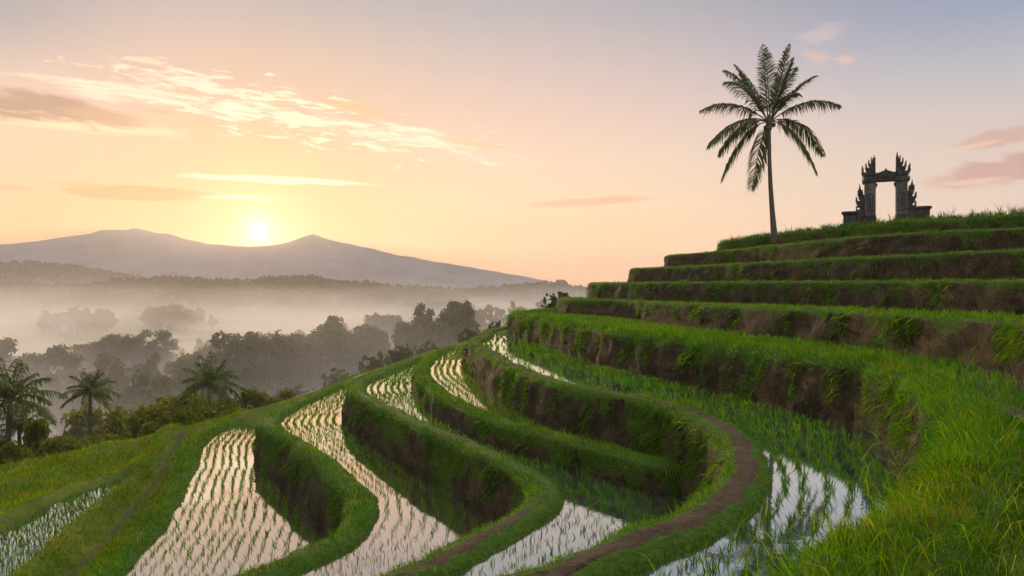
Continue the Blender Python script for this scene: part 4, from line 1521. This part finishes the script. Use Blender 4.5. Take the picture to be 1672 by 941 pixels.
# ------------------------------------------------------------------ mountain
PROF = [(-900, 440), (-500, 420), (-250, 405), (0, 399), (60, 393), (110, 386), (150, 380), (168, 374), (184, 374.5), (200, 375), (222, 371.5), (243, 376), (258, 380), (272, 380), (300, 388), (335, 396), (370, 400), (405, 402),
        (440, 401), (470, 395), (492, 387), (512, 382), (532, 388), (552, 394), (570, 396), (584, 400), (600, 404), (640, 413), (690, 423), (740, 431), (800, 441), (850, 450), (900, 460), (960, 472), (1100, 490)]
YM = 2900.0
mu = np.linspace(-900, 1100, 260)
mx = (mu - 836) / F * YM
hh = np.interp(mu, [a for a, _ in PROF], [b for _, b in PROF])
hh = (470 - hh) / F * YM
yy = np.linspace(-900, 900, 90)
Xg, Yg = np.meshgrid(mx, yy, indexing='ij')
Hg = np.repeat(hh[:, None], len(yy), 1)
pp = np.column_stack([Xg.ravel(), Yg.ravel(), np.zeros(Xg.size)])
gul = np.abs(fbm(pp * [1, 0.45, 1], 4, 0.008)).reshape(Xg.shape)
prof = np.exp(-(np.abs(Yg) / 420) ** 1.25)
Zg = -20 + (Hg + 20) * prof - gul * 95 * (1 - prof) * prof * 4 * 0.6
Zg += (fbm(pp, 4, 0.012).reshape(Xg.shape) * 4.5 + fbm(pp + 5, 3, 0.05).reshape(Xg.shape) * 2.0)
MV = np.column_stack([Xg.ravel(), (YM + Yg).ravel(), Zg.ravel()])
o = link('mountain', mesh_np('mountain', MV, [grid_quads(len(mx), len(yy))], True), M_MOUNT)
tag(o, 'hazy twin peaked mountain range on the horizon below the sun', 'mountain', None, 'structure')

# ------------------------------------------------------------------ mist in the valley and haze
def mat_mist():
    m, t, out = new_mat('valley_mist_air')
    pos = t.n('ShaderNodeNewGeometry').outputs['Position']
    sp = t.n('ShaderNodeSeparateXYZ')
    t.l(pos, sp.inputs[0])
    x, y, z = sp.outputs
    lo = t.noise(t.vm('MULTIPLY', pos, (0.9, 0.55, 0.0)), 0.011, 3, 0.55)
    hi = t.noise(t.vm('MULTIPLY', pos, (0.6, 0.8, 2.2)), 0.028, 3, 0.55)
    zz = t.m('ADD', t.m('ADD', z, 29.0), t.m('MULTIPLY', t.m('SUBTRACT', lo, 0.5), -MIST_W))
    h = t.m('POWER', 2.7183, t.m('DIVIDE', t.m('MAXIMUM', zz, -4.0), -MIST_H))
    h = t.m('MULTIPLY', h, t.ss(z, 5.5, -3.0))
    w = t.m('MAXIMUM', t.m('MULTIPLY_ADD', t.m('SUBTRACT', hi, 0.5), 8.5, 1.0), 0.06)
    dn = t.m('MULTIPLY', t.m('MULTIPLY', h, w), t.m('MULTIPLY', t.m('MULTIPLY', t.ss(y, 130, 270, MIST_NEAR, 1.0), t.ss(y, 650, 900, 1.0, 0.4)), MIST_D))
    dn = t.m('MULTIPLY', dn, t.m('MAXIMUM', t.ss(y, 72, 100), t.ss(x, 2, -12)))
    v = t.n('ShaderNodeVolumePrincipled')
    v.inputs['Color'].default_value = (*MIST_COL, 1)
    v.inputs['Anisotropy'].default_value = 0.3
    t.put(v.inputs['Density'], dn)
    t.l(v.outputs[0], out.inputs['Volume'])
    m.cycles.volume_step_rate = MIST_STEP
    return m


mb = bmesh.new()
r = bmesh.ops.create_cube(mb, size=1.0)
for v in r['verts']:
    v.co = Vector((-150 + v.co.x * 1900, 47 if v.co.y < 0 else 1650, float(gz_.min()) - 0.7 if v.co.z < 0 else 6.0))
me = bpy.data.meshes.new('mist')
mb.to_mesh(me)
mb.free()
o = link('mist', me, mat_mist())
tag(o, 'drifting banks of bright mist lying over the wooded valley', 'mist', None, 'stuff')

hb = bmesh.new()
r = bmesh.ops.create_cube(hb, size=1.0)
ZB0, ZB1 = float(gz_.min()) - 1.5, float(MV[:, 2].max()) + 8
for v in r['verts']:
    v.co = Vector((v.co.x * 8000, 1940 + v.co.y * 4080, ZB0 if v.co.z < 0 else ZB1))
me = bpy.data.meshes.new('haze')
hb.to_mesh(me)
hb.free()
o = link('haze', me, mat_volume('haze_air', HAZE_COL, HAZE_D, HAZE_G))
tag(o, 'thin warm morning haze filling the whole valley air', 'haze', None, 'stuff')

# ------------------------------------------------------------------ sky
W = bpy.data.worlds.new('World')
SC.world = W
W.use_nodes = True
t = NT(W.node_tree)
out = t.n('ShaderNodeOutputWorld')
tc = t.n('ShaderNodeTexCoord')
dv = t.vm('NORMALIZE', tc.outputs['Generated'])
sp = t.n('ShaderNodeSeparateXYZ')
t.l(dv, sp.inputs[0])
sxn, syn, szn = sp.outputs
SAZ, SEL = math.atan2(423 - 836, F), math.atan2(470.5 - 378, math.hypot(413, F))
sdir = (math.sin(SAZ) * math.cos(SEL), math.cos(SAZ) * math.cos(SEL), math.sin(SEL))
hl = t.m('SQRT', t.m('ADD', t.m('MULTIPLY', sxn, sxn), t.m('MULTIPLY_ADD', syn, syn, 1e-4)))
caz = t.m('DIVIDE', t.m('ADD', t.m('MULTIPLY', sxn, math.sin(SAZ)), t.m('MULTIPLY', syn, math.cos(SAZ))), hl)
zf = t.m('MULTIPLY', szn, 1.5, clamp=True)       # ramp position = sin(el)*1.5
RS = [(0.0, (238, 148, 122)), (.045, (245, 158, 118)), (.09, (252, 186, 128)), (.16, (255, 222, 180)), (.25, (254, 224, 198)), (.33, (247, 213, 198)), (.42, (226, 203, 198)), (.53, (188, 186, 194)), (.70, (165, 172, 188)), (1.0, (110, 128, 160))]
RF = [(0.0, (240, 206, 188)), (.09, (240, 216, 203)), (.2, (236, 214, 204)), (.29, (220, 208, 206)), (.37, (190, 194, 208)), (.45, (152, 170, 200)), (.53, (124, 148, 182)), (.70, (132, 150, 178)), (1.0, (95, 118, 158))]
cS = t.ramp(zf, [(p, srgb(*c)) for p, c in RS])
cF_ = t.ramp(zf, [(p, srgb(*c)) for p, c in RF])
base = t.mix(t.ss(caz, 0.97, 0.62), cS, cF_)
# unseen sky overhead and behind the camera, set as added fill for slopes
base = t.mix(t.ss(caz, 0.35, -0.35), base, BACK_SKY_FILL)
base = t.mix(t.ss(szn, 0.40, 0.75), base, TOP_SKY_FILL)
# coordinates of the sky straight ahead (tangent of azimuth and elevation)
yc = t.m('MAXIMUM', syn, 0.08)
ta, te = t.m('DIVIDE', sxn, yc), t.m('DIVIDE', szn, yc)
left = t.m('MULTIPLY', t.ss(ta, -.40, -.66), t.m('POWER', 2.718, t.m('MULTIPLY', t.m('POWER', t.m('DIVIDE', te, .13), 2.0), -1.0)))
base = t.mix(t.m('MULTIPLY', left, .85), base, srgb(250, 180, 104))
upl = t.m('MULTIPLY', t.ss(ta, -.42, -.72), t.ss(te, .26, .40))
base = t.mix(t.m('MULTIPLY', upl, .85), base, srgb(160, 166, 178))
ang = t.m('ARCCOSINE', t.m('MINIMUM', t.vm('DOT_PRODUCT', dv, sdir), 1.0))


def gauss(x, s, pw=2.0):
    return t.m('POWER', 2.7183, t.m('MULTIPLY', t.m('POWER', t.m('DIVIDE', x, s), pw), -1.0))


base = t.mix(t.m('MULTIPLY', gauss(ang, .21), .65), base, srgb(255, 196, 108))
base = t.mix(t.m('MULTIPLY', gauss(ang, .062), .9), base, srgb(255, 228, 140))
# clouds
cvec = t.n('ShaderNodeCombineXYZ')
t.put(cvec.inputs[0], ta)
t.put(cvec.inputs[1], te)


# three shared cloud textures, stretched along the wind (which dips to the right)
_c, _s = math.cos(rad(-8)), math.sin(rad(-8))
wp = t.m('ADD', t.m('MULTIPLY', ta, _c), t.m('MULTIPLY', te, _s))
wq = t.m('ADD', t.m('MULTIPLY', ta, -_s), t.m('MULTIPLY', te, _c))
FIELD = []
for kx_, ky_, det, sd in ((26, 130, 5, 1.3), (11, 95, 4, 5.1), (8, 52, 5, 9.7)):
    cv_ = t.n('ShaderNodeCombineXYZ')
    t.put(cv_.inputs[0], t.m('MULTIPLY', wp, kx_)); t.put(cv_.inputs[1], t.m('MULTIPLY', wq, ky_)); cv_.inputs[2].default_value = sd
    FIELD.append(t.noise(cv_.outputs[0], 1.0, det, 0.6, 0.3))


def cloud(base, u, v, su, sv, deg, col, amt, kx, ky, thr, soft, amp=1.0, seed=0.0, edge=None):
    a0, e0 = (u - 836) / F, (470 - v) / F
    th = -rad(deg)
    da, de = t.m('SUBTRACT', ta, a0), t.m('SUBTRACT', te, e0)
    p = t.m('ADD', t.m('MULTIPLY', da, math.cos(th)), t.m('MULTIPLY', de, math.sin(th)))
    q = t.m('ADD', t.m('MULTIPLY', da, -math.sin(th)), t.m('MULTIPLY', de, math.cos(th)))
    g = t.m('POWER', 2.7183, t.m('MULTIPLY', t.m('ADD', t.m('POWER', t.m('DIVIDE', t.m('ABSOLUTE', p), su / F), 2.0), t.m('POWER', t.m('DIVIDE', t.m('ABSOLUTE', q), sv / F), 2.0)), -1.0))
    nz = FIELD[0 if ky > 70 and kx > 18 else (1 if ky >= 70 else 2)]
    den = t.m('ADD', g, t.m('MULTIPLY', t.m('SUBTRACT', nz, 0.5), amp))
    f = t.m('MULTIPLY', t.ss(den, thr, thr + soft), t.m('MULTIPLY', amt, t.ss(g, 0.02, 0.2)))
    kk = 1.25 if min(col[0], col[1]) > 219 else 1.06
    r = t.mix(f, base, tuple(kk * q for q in srgb(*col)))
    return r


CL = [
    # bright streaks and flecks
    (200, 150, 270, 24, 9.5, (255, 238, 205), .9, 14, 75, .52, .7, 2.2, 1.1),
    (430, 178, 250, 56, 11, (255, 246, 214), 1.0, 26, 95, .62, .55, 3.0, 2.3),
    (300, 135, 260, 30, 8, (255, 232, 205), .9, 22, 90, .64, .55, 2.8, 3.7),
    (670, 226, 230, 24, 10, (255, 240, 208), .9, 16, 85, .52, .7, 2.2, 4.9),
    (560, 205, 270, 50, 9, (255, 240, 205), 1.0, 30, 110, .68, .55, 3.0, 6.1),
    (440, 293, 210, 8, 3, (255, 250, 220), .95, 9, 80, .42, .45, 1.1, 7.3),
    (390, 322, 150, 6, 1.5, (255, 249, 222), .9, 9, 80, .45, .5, 1.1, 8.8),
    (235, 98, 45, 7, 7, (255, 220, 190), .8, 30, 90, .45, .4, 1.6, 9.4),
    (90, 195, 260, 20, 6, (255, 228, 180), .9, 9, 60, .40, .5, 1.0, 10.2),
    # darker bodies
    (55, 172, 200, 28, 7, (190, 146, 124), 1.0, 8, 46, .36, .5, 1.9, 11.5),
    (170, 190, 110, 16, 8, (222, 172, 134), .8, 10, 50, .42, .5, .9, 12.5),
    (225, 316, 145, 14, 2, (240, 168, 104), 1.0, 8, 60, .42, .28, .8, 13.1),
    (5, 305, 75, 8, 6, (243, 182, 130), .9, 9, 60, .42, .3, .9, 14.6),
    (120, 301, 60, 5, 3, (246, 188, 135), .8, 9, 60, .42, .3, .9, 15.2),
    (575, 174, 70, 11, 13, (250, 200, 150), .9, 12, 60, .42, .4, .9, 16.0),
    (760, 232, 80, 9, 9, (252, 208, 160), .8, 12, 60, .42, .4, .9, 17.0),
    (950, 330, 125, 9, -3, (236, 178, 146), .85, 9, 60, .36, .4, 1.3, 18.3),
    (1220, 318, 90, 7, -5, (242, 196, 176), .5, 9, 60, .42, .35, .9, 19.3),
    (1645, 222, 120, 19, -11, (214, 168, 162), .9, 8, 48, .40, .4, 1.0, 20.4),
    (1590, 238, 80, 6, -12, (250, 205, 175), .7, 10, 60, .42, .4, .9, 21.0),
    (1655, 275, 160, 28, -12, (206, 156, 152), 1.0, 8, 46, .38, .45, 1.5, 22.4),
    (1590, 296, 80, 7, -6, (246, 200, 178), .7, 10, 60, .42, .4, .9, 23.3),
    (1335, 92, 36, 14, 5, (250, 205, 180), .6, 18, 46, .45, .8, 2.6, 24.1),
    (1378, 98, 22, 12, 0, (250, 202, 180), .6, 18, 46, .45, .8, 2.6, 25.1),
    (1340, 55, 60, 22, -20, (222, 205, 205), .5, 14, 40, .40, .5, 1.2, 26.1),
]
for c in CL:
    base = cloud(base, *c)
base = t.mix(t.m('MULTIPLY', gauss(ang, .05, 1.3), .9), base, (1.5, 1.15, .60))
base = t.mix(gauss(ang, .017, 1.6), base, (2.4, 2.1, 1.5))
disc = t.ss(ang, .0108, .0082)
bg = t.n('ShaderNodeBackground')
t.put(bg.inputs['Color'], base)
bg.inputs['Strength'].default_value = SKY_S
bg2 = t.n('ShaderNodeBackground')
bg2.inputs['Color'].default_value = (1, .93, .75, 1)
t.put(bg2.inputs['Strength'], t.m('MULTIPLY', disc, 4.0))
sky = t.n('ShaderNodeTexSky', sky_type='NISHITA')
sky.sun_disc = False
sky.sun_elevation = SEL
sky.sun_rotation = SAZ
bg3 = t.n('ShaderNodeBackground')
t.l(sky.outputs[0], bg3.inputs['Color'])
bg3.inputs['Strength'].default_value = NISH
ad = t.n('ShaderNodeAddShader')
ad2 = t.n('ShaderNodeAddShader')
t.l(bg.outputs[0], ad.inputs[0]); t.l(bg2.outputs[0], ad.inputs[1])
t.l(ad.outputs[0], ad2.inputs[0]); t.l(bg3.outputs[0], ad2.inputs[1])
t.l(ad2.outputs[0], out.inputs['Surface'])
W.cycles.sampling_method = 'MANUAL'
W.cycles.sample_map_resolution = 1024

# sun lamp
L = bpy.data.lights.new('sun', 'SUN')
L.energy = SUN_E
L.color = (1.0, 0.70, 0.39)
L.angle = rad(0.6)
so = bpy.data.objects.new('sun', L)
so.rotation_euler = (-Vector(sdir)).to_track_quat('-Z', 'Y').to_euler()
so.location = (-60, 100, 60)
COL.objects.link(so)

# ------------------------------------------------------------------ camera and render settings
cam = bpy.data.cameras.new('camera')
cam.lens = 36.0 * F / 1672.0
cam.sensor_width = 36.0
cam.clip_start = 0.1
cam.clip_end = 30000
co = bpy.data.objects.new('camera', cam)
co.rotation_euler = (rad(90), 0, 0)
COL.objects.link(co)
SC.camera = co
SC.render.engine = 'CYCLES'
cy = SC.cycles
cy.use_denoising = True
try:
    cy.denoiser = 'OPENIMAGEDENOISE'
    cy.denoising_input_passes = 'RGB_ALBEDO_NORMAL'
except Exception:
    pass
cy.max_bounces = 8
cy.diffuse_bounces = 3
cy.glossy_bounces = 3
cy.transmission_bounces = 3
cy.volume_bounces = 2
cy.transparent_max_bounces = 16
cy.sample_clamp_indirect = 6.0
cy.caustics_reflective = False
cy.caustics_refractive = False
cy.use_adaptive_sampling = True
cy.adaptive_threshold = 0.035
vs = SC.view_settings
SC.display_settings.display_device = 'sRGB'
vs.view_transform = 'Standard'
vs.look = 'None'
vs.exposure = EXPO
vs.gamma = 1.0
vs.use_curve_mapping = False
